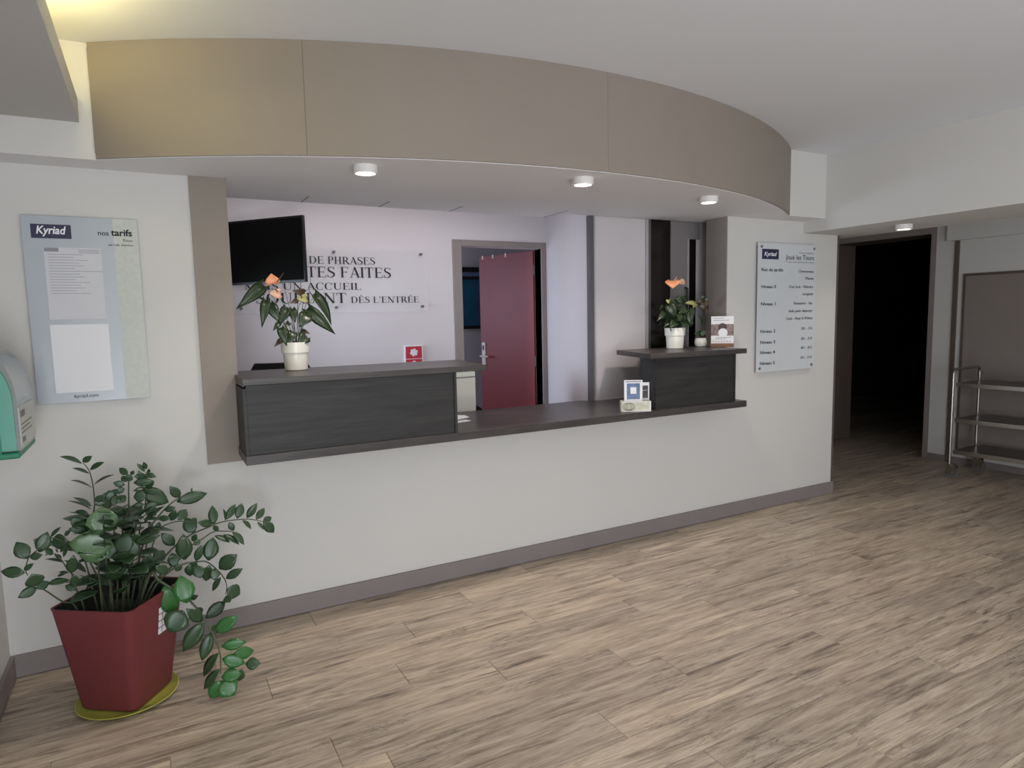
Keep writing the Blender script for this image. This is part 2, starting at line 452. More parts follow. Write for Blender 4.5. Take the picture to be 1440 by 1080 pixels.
ZZ_LEAVES=[(-258,-500,986,-321,-516,1025,56,-33,76,26,0),(-257,-500,989,-224,-524,1013,-47,-86,-22,19,0),(-239,-494,943,-289,-500,974,53,-29,80,20,0),(-237,-494,957,-188,-514,985,-56,-67,48,20,0),(-235,-487,888,-294,-514,933,60,3,80,27,0),(-228,-487,899,-161,-493,931,-44,-15,89,25,0),(-243,-481,814,-298,-456,854,49,-27,83,25,0),(-245,-481,805,-313,-463,845,50,-3,86,27,0),(-255,-475,784,-299,-459,799,-13,-85,51,17,0),(-232,-481,832,-195,-498,852,-41,-91,-1,20,0),(-231,-481,817,-195,-479,820,4,-97,22,15,0),(-268,-475,735,-313,-488,778,32,-95,4,36,0),(-262,-475,721,-319,-495,742,37,-91,17,27,0),(-419,-580,569,-473,-604,550,26,-90,36,30,0),(-418,-580,574,-428,-597,624,29,-92,-25,50,0),(-421,-580,564,-384,-554,573,45,-80,40,27,0),(-392,-552,565,-324,-533,561,22,-60,77,24,0),(-454,-559,622,-526,-541,637,-16,-91,37,34,0),(-443,-548,669,-474,-530,732,12,-94,33,43,0),(-456,-559,631,-423,-577,657,-46,-89,-5,16,0),(-438,-537,668,-398,-548,675,-30,-93,22,23,0),(-410,-526,679,-381,-518,749,6,-99,8,43,0),(-374,-515,726,-342,-501,757,-41,-59,70,16,0),(-391,-526,670,-372,-505,677,55,-68,47,27,0),(-326,-504,702,-380,-481,696,-40,-88,25,47,0),(-334,-504,721,-308,-529,745,-74,-66,12,15,0),(-421,-526,717,-411,-520,731,17,-94,30,14,0),(-318,-482,499,-350,-472,521,-1,-91,41,19,0),(-315,-482,514,-297,-482,541,-7,-100,6,12,0),(-315,-483,511,-316,-502,567,15,-94,-31,27,0),(-331,-495,574,-362,-497,586,34,-38,86,11,0),(-324,-495,570,-309,-520,645,-1,-95,-31,34,0),(-344,-508,624,-401,-481,641,24,-9,97,22,0),(-348,-508,637,-371,-486,653,1,-57,82,12,0),(-342,-508,642,-325,-505,680,-56,-77,31,14,0),(-350,-514,664,-325,-526,693,-65,-71,28,14,0),(-359,-514,665,-364,-489,674,78,-7,62,9,0),(-336,-495,578,-370,-491,567,-30,-66,69,12,0),(-118,-400,901,-148,-377,930,-22,-86,46,22,0),(-125,-400,874,-141,-379,897,-18,-79,58,20,0),(-132,-400,862,-171,-399,877,6,-98,20,22,0),(-133,-404,847,-160,-409,845,17,-96,22,20,0),(-139,-404,835,-184,-398,845,-7,-97,24,17,0),(-164,-404,829,-204,-408,820,5,-97,22,41,0),(-164,-404,829,-176,-424,788,11,-90,41,28,0),(-101,-400,867,-29,-412,866,-15,-97,21,30,0),(-97,-400,892,-53,-381,885,41,-90,16,24,0),(-61,-400,884,-33,-427,888,-33,-19,93,13,0),(-144,-404,768,-176,-431,754,46,-77,44,25,0),(-135,-404,770,-165,-396,734,-20,-98,-4,25,0),(-107,-400,900,-97,-413,919,-31,-85,-43,13,0),(-74,-400,896,-81,-398,914,5,-99,13,10,0),(-111,-404,772,-69,-406,776,-6,-97,23,21,0),(-105,-404,810,-58,-413,812,-20,-95,22,41,0),(-103,-404,836,-40,-374,826,38,-56,74,24,0),(-133,-404,802,-152,-422,828,45,-85,-26,22,0),(-122,-400,876,-107,-405,904,-14,-98,-11,25,0),(-132,-404,821,-162,-422,798,24,-90,37,28,0),(-60,-370,901,-85,-362,937,37,-83,43,15,0),(-54,-370,910,-61,-383,944,14,-93,-33,15,0),(-55,-370,890,-20,-379,875,-13,-96,26,19,0),(-69,-380,815,20,-365,758,22,-97,10,55,0),(-74,-380,826,2,-391,814,-6,-89,45,26,0),(-73,-390,756,-21,-386,767,2,-97,24,32,0),(-71,-390,749,-28,-366,712,44,-89,-7,26,0),(-52,-370,903,-40,-394,903,-82,-39,43,16,0),(-62,-380,837,-29,-406,861,-55,-82,-14,22,0),(61,-346,769,26,-362,825,23,-96,-14,32,0),(48,-346,753,169,-330,768,9,-96,25,43,0),(105,-333,780,109,-326,800,-6,-94,34,7,0),(-26,-371,700,20,-387,697,-29,-91,29,21,0),(-1,-371,730,43,-382,738,-26,-94,20,21,0),(20,-371,682,40,-391,731,-25,-93,-27,28,0),(-50,-384,678,-62,-387,696,71,-59,39,7,0),(-43,-384,657,-55,-412,693,97,-15,20,16,0),(-32,-384,655,-21,-372,686,3,-94,34,18,0),(49,-377,682,82,-353,718,15,-88,45,35,0),(104,-368,614,74,-341,679,-7,-93,36,47,0),(115,-368,658,103,-354,677,-18,-84,51,17,0),(182,-362,635,182,-334,714,-6,-94,33,33,0),(176,-370,641,120,-399,665,49,-87,10,28,0),(230,-354,643,225,-367,698,84,-53,-5,19,0),(233,-354,647,277,-326,703,4,-91,42,27,0),(277,-346,642,303,-329,704,-8,-95,29,33,0),(316,-346,637,362,-351,699,-24,-97,9,29,0),(355,-338,622,398,-311,662,9,-87,48,26,0),(387,-330,605,431,-323,542,11,-99,-4,37,0),(384,-330,604,426,-311,614,29,-86,41,25,0),(299,-346,631,332,-358,589,44,-70,56,19,0),(360,-338,610,383,-357,576,40,-66,64,15,0),(243,-354,632,260,-357,591,0,-100,8,23,0),(179,-370,632,197,-392,613,-33,-76,56,19,0),(27,-386,580,-18,-393,641,20,-98,3,37,0),(-49,-394,527,-12,-366,561,19,-86,48,42,0),(45,-386,587,76,-396,608,-36,-93,8,13,0),(251,-400,603,292,-429,546,31,-73,60,26,0),(214,-405,599,273,-432,553,37,-50,78,27,0),(179,-410,601,237,-430,568,23,-58,78,24,0),(148,-415,499,174,-398,592,-8,-98,20,54,0),(101,-425,509,125,-433,576,-18,-98,-5,28,0),(60,-425,522,61,-438,636,-3,-99,-11,54,0),(13,-425,561,24,-449,510,-3,-91,42,37,0),(112,-415,599,91,-386,607,-58,-58,57,25,0),(121,-415,596,98,-420,577,-5,-96,28,23,0),(-57,-435,492,-81,-453,592,14,-98,-14,43,0),(80,-425,504,107,-451,497,-52,-68,51,20,0),(186,-423,457,257,-450,515,-41,-91,8,54,0),(210,-419,408,278,-439,446,-38,-91,19,31,0),(213,-414,360,265,-404,319,28,-95,11,55,0),(202,-410,305,119,-431,256,0,-91,41,45,0),(206,-410,329,219,-438,308,-26,-65,72,33,0),(190,-419,418,153,-419,364,-49,-80,34,22,0),(170,-423,464,166,-438,415,-6,-95,30,35,0),(149,-428,482,133,-398,402,-21,-93,-31,38,0),(102,-432,493,113,-455,443,-5,-91,40,40,0),(82,-432,506,74,-430,450,-8,-100,-2,39,0),(7,-441,559,28,-425,494,17,-97,-19,32,0),(42,-437,486,26,-442,515,22,-97,-6,26,0),(54,-555,389,37,-526,497,0,-97,26,68,1),(-22,-504,454,5,-505,327,8,-100,3,62,1),(38,-555,361,-17,-570,289,-9,-96,28,83,0),(39,-555,335,21,-560,294,-11,-98,18,27,0),(104,-572,307,50,-600,383,36,-93,-8,37,0),(107,-572,303,24,-577,202,-20,-96,21,54,0),(129,-589,259,89,-604,156,-13,-97,19,41,0),(148,-623,184,86,-600,91,-75,-56,36,39,0),(148,-640,123,85,-620,48,-67,-64,39,34,0),(156,-640,73,106,-640,-8,-26,-95,16,53,1),(155,-640,74,197,-668,12,-1,-91,40,67,1),(154,-640,89,229,-655,93,-20,-87,45,46,1),(163,-623,157,246,-638,122,0,-91,41,46,1),(247,-623,111,302,-641,107,-24,-85,46,41,0),(164,-606,200,257,-622,202,-17,-89,42,38,1),(203,-623,161,288,-601,147,30,-87,40,41,1),(146,-589,257,230,-610,314,-38,-90,22,48,1),(66,-538,396,95,-565,414,-71,-70,9,18,0),(87,-555,361,109,-529,323,45,-84,-30,21,0),(231,-640,101,215,-636,50,-25,-97,0,32,0),(134,-589,284,154,-560,255,65,-71,-27,25,0),(-182,-518,660,-322,-524,695,11,-96,27,91,2),(-211,-524,712,-208,-500,813,7,-97,23,87,2),(-114,-518,647,-179,-509,666,-5,-95,31,73,0),(-177,-518,612,-220,-501,672,4,-95,31,61,0),(-135,-506,546,-196,-491,548,-21,-92,33,29,0),(-112,-512,598,-126,-512,670,9,-100,1,46,0),(-108,-518,659,-21,-542,677,-30,-92,23,32,0),(-6,-506,509,-45,-523,553,37,-93,-4,32,0),(-191,-518,634,-295,-496,629,-22,-93,28,51,2),(-93,-524,689,-112,-500,651,-33,-87,-38,34,0)]
AN1_STEMS=[([[634,100,1387],[562,60,1578],[500,20,1676]],1.6,1.1),([[636,100,1387],[564,50,1534],[503,0,1604]],1.6,1.1),([[638,100,1387],[575,70,1521],[522,40,1585]],1.6,1.1),([[648,100,1386],[632,100,1511],[617,100,1569]],1.6,1.1),([[651,100,1386],[645,100,1506],[637,100,1561]],1.6,1.1),([[660,100,1386],[686,75,1489],[704,50,1533]],1.6,1.1),([[660,100,1386],[690,90,1505],[712,80,1560]],1.6,1.1),([[665,100,1386],[718,110,1551],[761,120,1639]],1.6,1.1),([[659,100,1386],[690,110,1552],[713,120,1639]],1.6,1.1),([[654,100,1386],[665,100,1533],[671,100,1606]],1.6,1.1),([[644,100,1386],[605,80,1465],[570,60,1493]],1.6,1.1),([[644,100,1386],[602,60,1449],[565,20,1467]],1.6,1.1),([[660,100,1386],[680,70,1421],[694,40,1421]],1.6,1.1),([[657,100,1386],[670,90,1437],[679,80,1448]],1.6,1.1),([[645,100,1386],[608,80,1414],[576,60,1409]],1.6,1.1),([[660,100,1386],[683,90,1411],[701,80,1404]],1.6,1.1),([[647,100,1386],[617,75,1423],[590,50,1424]],1.6,1.1),([[649,100,1386],[636,100,1464],[623,100,1492]],1.6,1.1),([[652,100,1386],[644,85,1435],[636,70,1444]],1.6,1.1),([[654,100,1389],[632,83,1524],[605,67,1645],[580,50,1706]],1.6,1.0),([[638,100,1389],[597,75,1566],[575,50,1613]],1.6,1.0),([[664,100,1388],[668,100,1550],[691,100,1598]],1.6,1.0),([[670,100,1388],[701,107,1550],[730,113,1630],[744,120,1720]],1.6,1.0)]
AN1_LEAVES=[(500,20,1676,365,0,1560,5,-99,12,67,0),(503,0,1604,472,-20,1469,-10,-98,17,49,0),(522,40,1585,563,20,1488,-21,-97,11,57,0),(617,100,1569,568,80,1477,-4,-97,23,56,0),(637,100,1561,648,80,1489,-22,-95,23,48,0),(704,50,1533,658,30,1467,0,-96,29,72,0),(712,80,1560,846,60,1420,-18,-98,-4,67,0),(761,120,1639,848,100,1476,29,-92,27,63,0),(713,120,1639,649,100,1650,27,-95,-13,41,3),(671,100,1606,630,80,1587,34,-91,23,27,3),(570,60,1493,532,40,1452,13,-93,34,29,0),(565,20,1467,586,0,1373,-20,-97,16,47,0),(694,40,1421,644,20,1383,15,-94,30,64,0),(679,80,1448,714,60,1431,-45,-88,14,24,3),(576,60,1409,534,40,1373,16,-93,33,28,3),(701,80,1404,716,60,1390,-61,-70,37,12,0),(590,50,1424,625,30,1381,-31,-93,19,58,0),(623,100,1492,598,80,1471,31,-84,44,27,0),(636,70,1444,609,50,1397,1,-92,39,53,0)]
AN1_SPATHES=[(538,0,1678,532,0,1731,-16,-99,-2,67,4),(573,0,1632,515,-10,1634,17,-98,-5,49,5),(716,90,1611,662,80,1611,18,-98,-3,46,6)]
AN1_SPADIX=[[[555,-10,1687],[589,-10,1733]],[[545,-10,1654],[559,-10,1639]],[[688,80,1613],[679,80,1635]]]
AN2_STEMS=[([[3189,60,1391],[3134,30,1488],[3067,0,1551]],1.6,1.1),([[3183,60,1391],[3126,45,1462],[3053,30,1509]],1.6,1.1),([[3196,60,1391],[3183,60,1448],[3165,60,1486]],1.6,1.1),([[3202,60,1391],[3218,75,1493],[3235,90,1562]],1.6,1.1),([[3201,60,1391],[3228,90,1500],[3255,120,1574]],1.6,1.1),([[3214,60,1390],[3216,30,1473],[3230,0,1528]],1.6,1.1),([[3215,60,1390],[3234,45,1467],[3266,30,1517]],1.6,1.1),([[3204,60,1391],[3212,60,1435],[3222,60,1464]],1.6,1.1),([[3192,60,1391],[3186,75,1435],[3171,90,1465]],1.6,1.1),([[3212,60,1390],[3265,90,1499],[3329,120,1573]],1.6,1.1),([[3196,60,1391],[3155,30,1474],[3109,0,1529]],1.6,1.1),([[3200,60,1391],[3183,45,1523],[3165,30,1609]],1.6,1.1),([[3218,60,1390],[3259,60,1473],[3317,60,1528]],1.6,1.1),([[3211,60,1390],[3247,75,1427],[3294,90,1451]],1.6,1.1),([[3181,60,1391],[3160,90,1488],[3118,120,1553]],1.6,1.1),([[3198,60,1391],[3162,30,1423],[3124,0,1444]],1.6,1.1),([[3207,60,1390],[3205,45,1461],[3208,30,1507]],1.6,1.1),([[3190,60,1391],[3165,60,1462],[3129,60,1509]],1.6,1.1),([[3214,60,1390],[3258,75,1512],[3315,90,1594]],1.6,1.1),([[3218,60,1390],[3287,90,1420],[3375,120,1439]],1.6,1.1),([[3192,50,1391],[3162,50,1529],[3140,50,1610],[3140,50,1672]],1.7,1.2),([[3227,80,1390],[3240,80,1529],[3251,80,1627],[3254,80,1709]],1.7,1.2)]
AN2_LEAVES=[(3067,0,1551,3113,-20,1460,-62,-78,-14,69,0),(3053,30,1509,2973,10,1447,-21,-82,53,37,0),(3165,60,1486,3062,40,1403,-25,-83,50,60,0),(3235,90,1562,3166,70,1589,6,-87,-49,38,0),(3255,120,1574,3295,100,1606,-52,-84,12,50,0),(3230,0,1528,3140,-20,1497,7,-91,40,59,0),(3266,30,1517,3277,10,1397,-70,-72,5,60,0),(3222,60,1464,3211,40,1399,-67,-67,32,66,0),(3171,90,1465,3095,70,1488,13,-92,-37,44,0),(3329,120,1573,3274,100,1546,1,-82,57,45,0),(3109,0,1529,3056,-20,1598,-41,-74,-53,48,0),(3165,30,1609,3175,10,1561,-72,-68,13,32,0),(3317,60,1528,3328,40,1461,-71,-70,9,44,0),(3294,90,1451,3298,70,1396,-71,-67,20,61,0),(3118,120,1553,3073,100,1521,-11,-77,63,22,0),(3124,0,1444,3064,-20,1403,-14,-79,59,59,0),(3208,30,1507,3154,10,1443,-38,-74,56,60,0),(3129,60,1509,3048,40,1467,-4,-87,49,43,0),(3315,90,1594,3231,70,1611,25,-96,10,30,0),(3375,120,1439,3379,100,1411,-77,-56,30,34,0)]
AN2_SPATHES=[(3125,30,1718,3107,10,1664,-60,-66,45,102,4),(3239,80,1719,3290,80,1690,-23,-89,-40,41,5),(3087,30,1588,3078,20,1559,-61,-68,41,32,6)]
SP_STEMS=[([[3463,100,1307],[3455,100,1403],[3461,100,1482],[3460,100,1572]],1.5,1.0),([[3463,100,1307],[3439,100,1432],[3415,100,1550]],1.5,1.0),([[3467,100,1307],[3485,100,1402],[3496,100,1504],[3491,100,1583]],1.5,1.0),([[3463,100,1307],[3459,100,1335]],1.5,1.0)]
SP_LEAVES=[(3441,80,1571,3464,65,1504,-68,-73,-8,73,3),(3491,100,1571,3515,85,1506,-68,-73,-9,40,3),(3472,120,1600,3495,105,1611,-56,-83,5,28,0),(3471,80,1593,3494,65,1581,-57,-81,-9,28,0),(3415,100,1550,3303,85,1572,20,-90,38,39,6),(3419,120,1578,3390,105,1533,-48,-69,54,34,6),(3410,80,1555,3425,65,1598,-70,-72,-1,39,3),(3463,100,1347,3384,85,1349,18,-91,38,27,0),(3483,120,1329,3445,105,1370,-35,-72,-59,34,0),(3436,80,1331,3466,65,1369,-61,-78,17,39,0),(3470,100,1403,3424,85,1482,33,-94,1,32,0)]
# ================================================================ setting
# floor base under the planks
FX0, FX1 = -0.621, 6.72
floor = structure(B().box(-0.621, 11.0, -7.0, 4.2, -0.12, -0.005).build('floor', M_FLOOR))
PW, PL = 0.182, 1.24
plank_cache = {}


def plank(x0, x1, y0, y1):
    w, l = round(y1 - y0, 4), round(x1 - x0, 4)
    if l < 0.03 or w < 0.02:
        return
    key = (w, l)
    if key not in plank_cache:
        e, c, h = 0.0006, 0.0018, 0.005
        a, b = l / 2 - e, w / 2 - e
        rings = [[(-a, -b, -h), (a, -b, -h), (a, b, -h), (-a, b, -h)], [(-a, -b, -c), (a, -b, -c), (a, b, -c), (-a, b, -c)],
                 [(-a + c, -b + c, 0), (a - c, -b + c, 0), (a - c, b - c, 0), (-a + c, b - c, 0)]]
        plank_cache[key] = B().loft(rings, cap0=False).build('plank', M_FLOOR, floor).data
        o = [ch for ch in floor.children][-1]
        for ch in floor.children:
            if ch.data == plank_cache[key]:
                o = ch
    else:
        o = link('plank', plank_cache[key], floor)
    o.location = ((x0 + x1) / 2, (y0 + y1) / 2, 0)


row = 0
y = -0.016
while y > -3.4:
    y0 = max(y - PW, -3.45)
    off = (0.0, 0.47, 0.86, 0.29, 1.02, 0.66, 0.15)[row % 7]
    x = FX0 - off
    xend = 6.705
    xa = FX0 + 0.017
    while x < xend:
        lo = x
        hi = x + PL
        # planks far in front of what the photograph shows are left to the base
        if hi > xa and not (y < -2.6 and hi < 1.2):
            plank(max(lo, xa), min(hi, xend), y0, y)
        x += PL
    y -= PW
    row += 1
y = -0.016
row = 3
while y < 2.2:
    y1 = y + PW
    off = (0.0, 0.47, 0.86, 0.29, 1.02, 0.66, 0.15)[row % 7]
    x = 4.83 - off
    xend = 7.1 if 0.36 < y and y1 < 1.4 else 6.705
    while x < xend:
        if x + PL > 4.83:
            plank(max(x, 4.83), min(x + PL, xend), y, y1)
        x += PL
    y = y1
    row += 1

# front wall with the desk opening
b = B()
b.box(-0.621, 0.352, 0.0, 0.19, 0, 2.163)
b.box(0.352, 3.60, 0.0, 0.19, 0, 0.857)
b.box(3.60, 4.81, 0.0, 0.19, 0, 2.163)
structure(b.build('wall_front', M_WALL))
structure(B().box(-0.74, -0.621, -7.0, 4.1, 0, 2.7).build('wall_left', M_WALL))
structure(B().box(-0.74, 7.0, -7.12, -7.0, 0, 2.7).build('wall_rear', M_WALL))
# right side wall with the deep dark doorway
b = B()
b.box(6.72, 6.84, -7.0, 0.34, 0, 2.62)
b.box(6.72, 6.84, 0.34, 1.40, 2.21, 2.62)
b.box(6.72, 6.84, 1.40, 4.1, 0, 2.62)
structure(b.build('wall_right', M_WALL))
structure(B().box(4.81, 6.72, 3.0, 3.1, 0, 2.62).build('wall_passage', M_WALL))
structure(B().box(4.70, 4.81, 0.19, 3.0, 0, 2.62).build('wall_passage_side', M_WALL))
structure(B().prism([(2.662, 0.362), (2.76, 0.362), (3.12, 1.5), (3.026, 1.5)], 0, 2.5).build('wall_office', M_OFFICE))
# back wall of the office, with a doorway
b = B()
b.box(-0.621, 2.228, 1.5, 1.6, 0, 2.6)
b.box(2.228, 2.974, 1.5, 1.6, 2.065, 2.6)
b.box(2.974, 4.70, 1.5, 1.6, 0, 2.6)
structure(b.build('wall_back', M_OFFICE))
structure(B().box(-0.621, 4.70, 4.0, 4.1, 0, 2.6).build('wall_farthest', M_OFFICE))
structure(B().box(-0.621, 4.70, 0.5, 4.0, 2.5, 2.6).build('ceiling_office', M_CEIL))
# dark hall beyond the side doorway
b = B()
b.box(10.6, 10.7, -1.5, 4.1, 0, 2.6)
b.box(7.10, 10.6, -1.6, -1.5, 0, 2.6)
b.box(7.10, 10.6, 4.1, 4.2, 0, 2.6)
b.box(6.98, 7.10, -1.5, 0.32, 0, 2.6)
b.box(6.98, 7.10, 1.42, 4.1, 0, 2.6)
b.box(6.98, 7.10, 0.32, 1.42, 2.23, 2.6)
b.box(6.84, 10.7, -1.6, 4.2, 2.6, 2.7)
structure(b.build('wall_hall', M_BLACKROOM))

# ceilings
structure(B().box(-0.621, 4.40, -7.0, 0.0, 2.615, 2.72).build('ceiling', M_CEIL))
structure(B().box(5.05, 6.72, -7.0, 3.0, 2.46, 2.56).build('ceiling_side', M_CEIL))
# low ceiling at the left, with an upright lip in front of the lamp cove
b = B()
b.add([(x, yy, z) for yy in (-7.0, -0.18) for x, z in ((-0.621, 2.305), (-0.194, 2.305), (-0.194, 2.40), (-0.21, 2.40), (-0.21, 2.33), (-0.621, 2.33))],
      [tuple(range(6)), tuple(range(11, 5, -1))] + [(i, 6 + i, 6 + (i + 1) % 6, (i + 1) % 6) for i in range(6)])
structure(b.build('ceiling_left', M_CEIL_SHADE))

# soffit over the desk: straight at both ends, bulging forward in an arc between
ACX, ACY, ACR = 1.925, 2.883, 3.70


def arc_pt(x, r=ACR):
    return (x, ACY - math.sqrt(r * r - (x - ACX) ** 2))


AX0, AX1 = -0.149, 3.998
arc = [arc_pt(AX0 + (AX1 - AX0) * i / 48) for i in range(49)]
poly = [(-0.621, -0.18)] + arc + [(4.40, -0.18), (4.40, 0.30), (2.40, 0.32), (2.40, 0.50), (-0.621, 0.50)]
soffit = structure(B().prism(poly, 2.163, 2.615).build('trim_1', M_SOFFIT))
structure(B().box(-0.621, -0.1515, -0.1835, -0.18, 2.163, 2.615).box(4.0, 4.40, -0.1835, -0.18, 2.163, 2.615).build('trim_13', M_WALL))  # added boards; darker paint stands in for weaker light on the bulkhead ends
# joints between the boards on the underside of the soffit
for jx, jy0, jy1 in ((0.795, 0.30, 0.499), (1.245, 0.30, 0.499), (1.70, 0.30, 0.499), (2.395, 0.20, 0.499)):
    B().box(jx - 0.003, jx + 0.003, jy0, jy1, 2.1615, 2.164).build('joint_cover', M_POST, soffit)
# taupe fascia, three curved panels
fascia = structure(B().prism([arc_pt(AX0 + (AX1 - AX0) * i / 48, ACR + 0.002) for i in range(49)] + [arc_pt(AX1 - (AX1 - AX0) * i / 48, ACR - 0.004) for i in range(49)], 2.19, 2.60).build('trim_2', M_TAUPE_D))
seams = (AX0 + 0.002, 0.607, 1.939, AX1 - 0.002)
for k in range(3):
    xa, xb = seams[k] + 0.0006, seams[k + 1] - 0.0006
    n = 18
    front = [arc_pt(xa + (xb - xa) * i / n, ACR + 0.013) for i in range(n + 1)]
    back = [arc_pt(xb - (xb - xa) * i / n, ACR + 0.002) for i in range(n + 1)]
    B().prism(front + back, 2.1655, 2.614).build('fascia_panel', M_TAUPE, fascia)

# dropped beam on the right
b = B()
b.box(4.40, 5.05, -7.0, 0.0, 2.078, 2.72)
b.box(4.81, 5.05, 0.0, 3.0, 2.078, 2.62)
structure(b.build('trim_3', M_WALL))

# taupe pilaster left of the opening and taupe reveal on its right
structure(B().box(0.196, 0.352, -0.014, 0.0, 0.829, 2.163).build('trim_4', M_TAUPE))
structure(B().box(3.592, 3.60, -0.002, 0.192, 0.90, 2.163).build('trim_5', M_TAUPE_D))
# post on the free end of the front wall
structure(B().box(4.806, 4.824, -0.004, 0.194, 0.0, 2.078).build('trim_6', M_BROWN))
# strips, box and panel on the side wall
structure(B().box(6.70, 6.72, 0.082, 0.118, 0.0, 2.115).build('trim_7', M_BROWN))
structure(B().box(6.66, 6.72, -3.0, 0.175, 2.118, 2.46).build('trim_8', M_WALL))
side = structure(B().box(6.708, 6.72, -2.4, 0.030, 0.12, 1.803).build('trim_9', M_TAUPE_D))
B().box(6.700, 6.708, -2.4, 0.030, 1.78, 1.803).box(6.700, 6.708, 0.012, 0.030, 0.12, 1.78).build('panel_frame', M_BROWN, side)
# baseboards
structure(B().box(-0.606, 4.826, -0.015, 0.0, 0.0, 0.097).build('baseboard_front', M_BASE, bevel=0.002))
structure(B().box(-0.621, -0.606, -7.0, 0.0, 0.0, 0.097).build('baseboard_left', M_BASE, bevel=0.002))
structure(B().box(6.705, 6.72, 0.118, 0.29, 0.0, 0.06).build('baseboard_right', M_BASE))
structure(B().box(6.705, 6.72, -7.0, 0.082, 0.0, 0.06).build('baseboard_side', M_BASE))
# doorway to the dark hall: casing on the wall and the brown lining of the deep reveal
d2 = structure(B().box(6.715, 6.725, 0.295, 0.345, 0, 2.21).box(6.715, 6.725, 0.295, 1.45, 2.21, 2.27).box(6.715, 6.725, 1.40, 1.45, 0, 2.21).build('door_2', M_TAUPE_D))
B().box(6.725, 7.11, 1.396, 1.42, 0, 2.21).build('lining', M_BROWN, d2)
B().box(6.725, 7.11, 0.32, 0.345, 0, 2.21).build('lining', M_BROWN, d2)
B().box(6.725, 7.11, 0.345, 1.396, 2.205, 2.23).build('lining', M_BROWN, d2)

# doorway with the red door
d1 = structure(B().box(2.149, 2.228, 1.488, 1.612, 0, 2.115).box(2.974, 3.022, 1.488, 1.612, 0, 2.115).box(2.228, 2.974, 1.488, 1.612, 2.066, 2.115).build('door_1', M_TAUPE_D, bevel=0.003))
hx, hy = 2.955, 1.60
ex, ey = 2.760, 2.27
dl = math.hypot(ex - hx, ey - hy)
ax = Vector((ex - hx, ey - hy, 0)) / dl
ay = Vector((-ax.y, ax.x, 0))           # towards the back of the leaf
if ay.x > 0:
    ay = -ay                            # ay faces the desk side
cen = Vector((hx, hy, 1.035)) + ax * dl / 2 - ay * 0.02
leafp = B().obox(cen, ax, ay, (0, 0, 1), dl / 2, 0.02, 1.025).build('door_leaf', M_RED, d1, bevel=0.003)
hp = Vector((hx, hy, 0)) + ax * (dl - 0.045)
B().obox(hp + ay * 0.006 + Vector((0, 0, 1.13)), ax, ay, (0, 0, 1), 0.022, 0.006, 0.125).build('handle_plate', M_IVORY, leafp, bevel=0.003)
B().tube([hp + ay * 0.01 + Vector((0, 0, 1.125)), hp + ay * 0.05 + Vector((0, 0, 1.125)), hp + ay * 0.055 + Vector((0, 0, 1.125)) - ax * 0.10], 0.010, n=10).build('lever_handle', M_IVORY, leafp, smooth=True)
B().obox(hp + ay * 0.0125 + Vector((0, 0, 1.205)), ax, ay, (0, 0, 1), 0.011, 0.001, 0.022).build('lock_window', M_TVB, leafp)
for q in (0.18, 0.42, 0.62):
    hk = Vector((hx, hy, 2.06)) + ax * dl * (0.30 + q)
    B().obox(hk + ay * 0.003 + Vector((0, 0, -0.012)), ax, ay, (0, 0, 1), 0.007, 0.003, 0.018).build('door_hook', M_IVORY, leafp)
for q in (0.25, 1.05, 1.85):
    B().tube([(hx + 0.008, hy - 0.006, q), (hx + 0.008, hy - 0.006, q + 0.09)], 0.008).build('hinge', M_POST, leafp)

# partition behind the desk on the right: post, glossy grey panel, black glass, grey door with a bar handle
part = structure(B().box(2.650, 2.676, 0.318, 0.36, 0, 2.163).build('trim_10', M_POST))
structure(B().box(2.676, 2.686, 0.305, 0.35, 0, 2.163).box(3.128, 3.147, 0.305, 0.35, 0, 2.163).build('trim_11', M_ALU))
p1 = structure(B().box(2.686, 3.128, 0.32, 0.345, 0, 2.163).build('wall_partition', M_GREYPANEL))
structure(B().box(3.147, 3.178, 0.315, 0.36, 0, 2.163).build('trim_12', M_POST))
structure(B().box(3.178, 3.372, 0.33, 0.345, 0, 2.163).build('window_1', M_BLKGLASS))
d3 = structure(B().box(3.372, 3.66, 0.322, 0.352, 2.04, 2.163).box(3.372, 3.53, 0.322, 0.352, 0, 2.04).build('door_3', M_GREYDOOR))
B().box(3.530, 3.548, 0.318, 0.356, 0, 2.04).build('edge_strip', M_ALU, d3)
B().box(3.548, 3.64, 0.345, 0.36, 0, 2.04).build('dark_opening', M_BLKGLASS, d3)  # black sheet standing in for the unlit opening below the header
B().tube([(3.512, 0.322, 1.68), (3.512, 0.296, 1.68), (3.512, 0.296, 1.50), (3.512, 0.322, 1.50)], 0.008).build('door_handle', M_TVB, d3)
structure(B().box(3.60, 4.70, 0.36, 0.40, 0, 2.5).build('wall_beside_door', M_OFFICE))

# picture and chair in the room behind the red door
pic = thing('framed_picture', 'dark framed deep blue picture seen through the open doorway beside the red door', 'picture', (3.2, 3.995, 1.35))
B().box(0.0, 0.55, -0.03, 0.0, 0.0, 0.75).build('picture_frame', M_TVB, pic)
B().box(0.035, 0.515, -0.034, -0.03, 0.04, 0.60).build('picture', M_TEALPIC, pic)
B().box(0.035, 0.515, -0.034, -0.03, 0.64, 0.69).build('picture_band', M_BLUEPIC, pic)


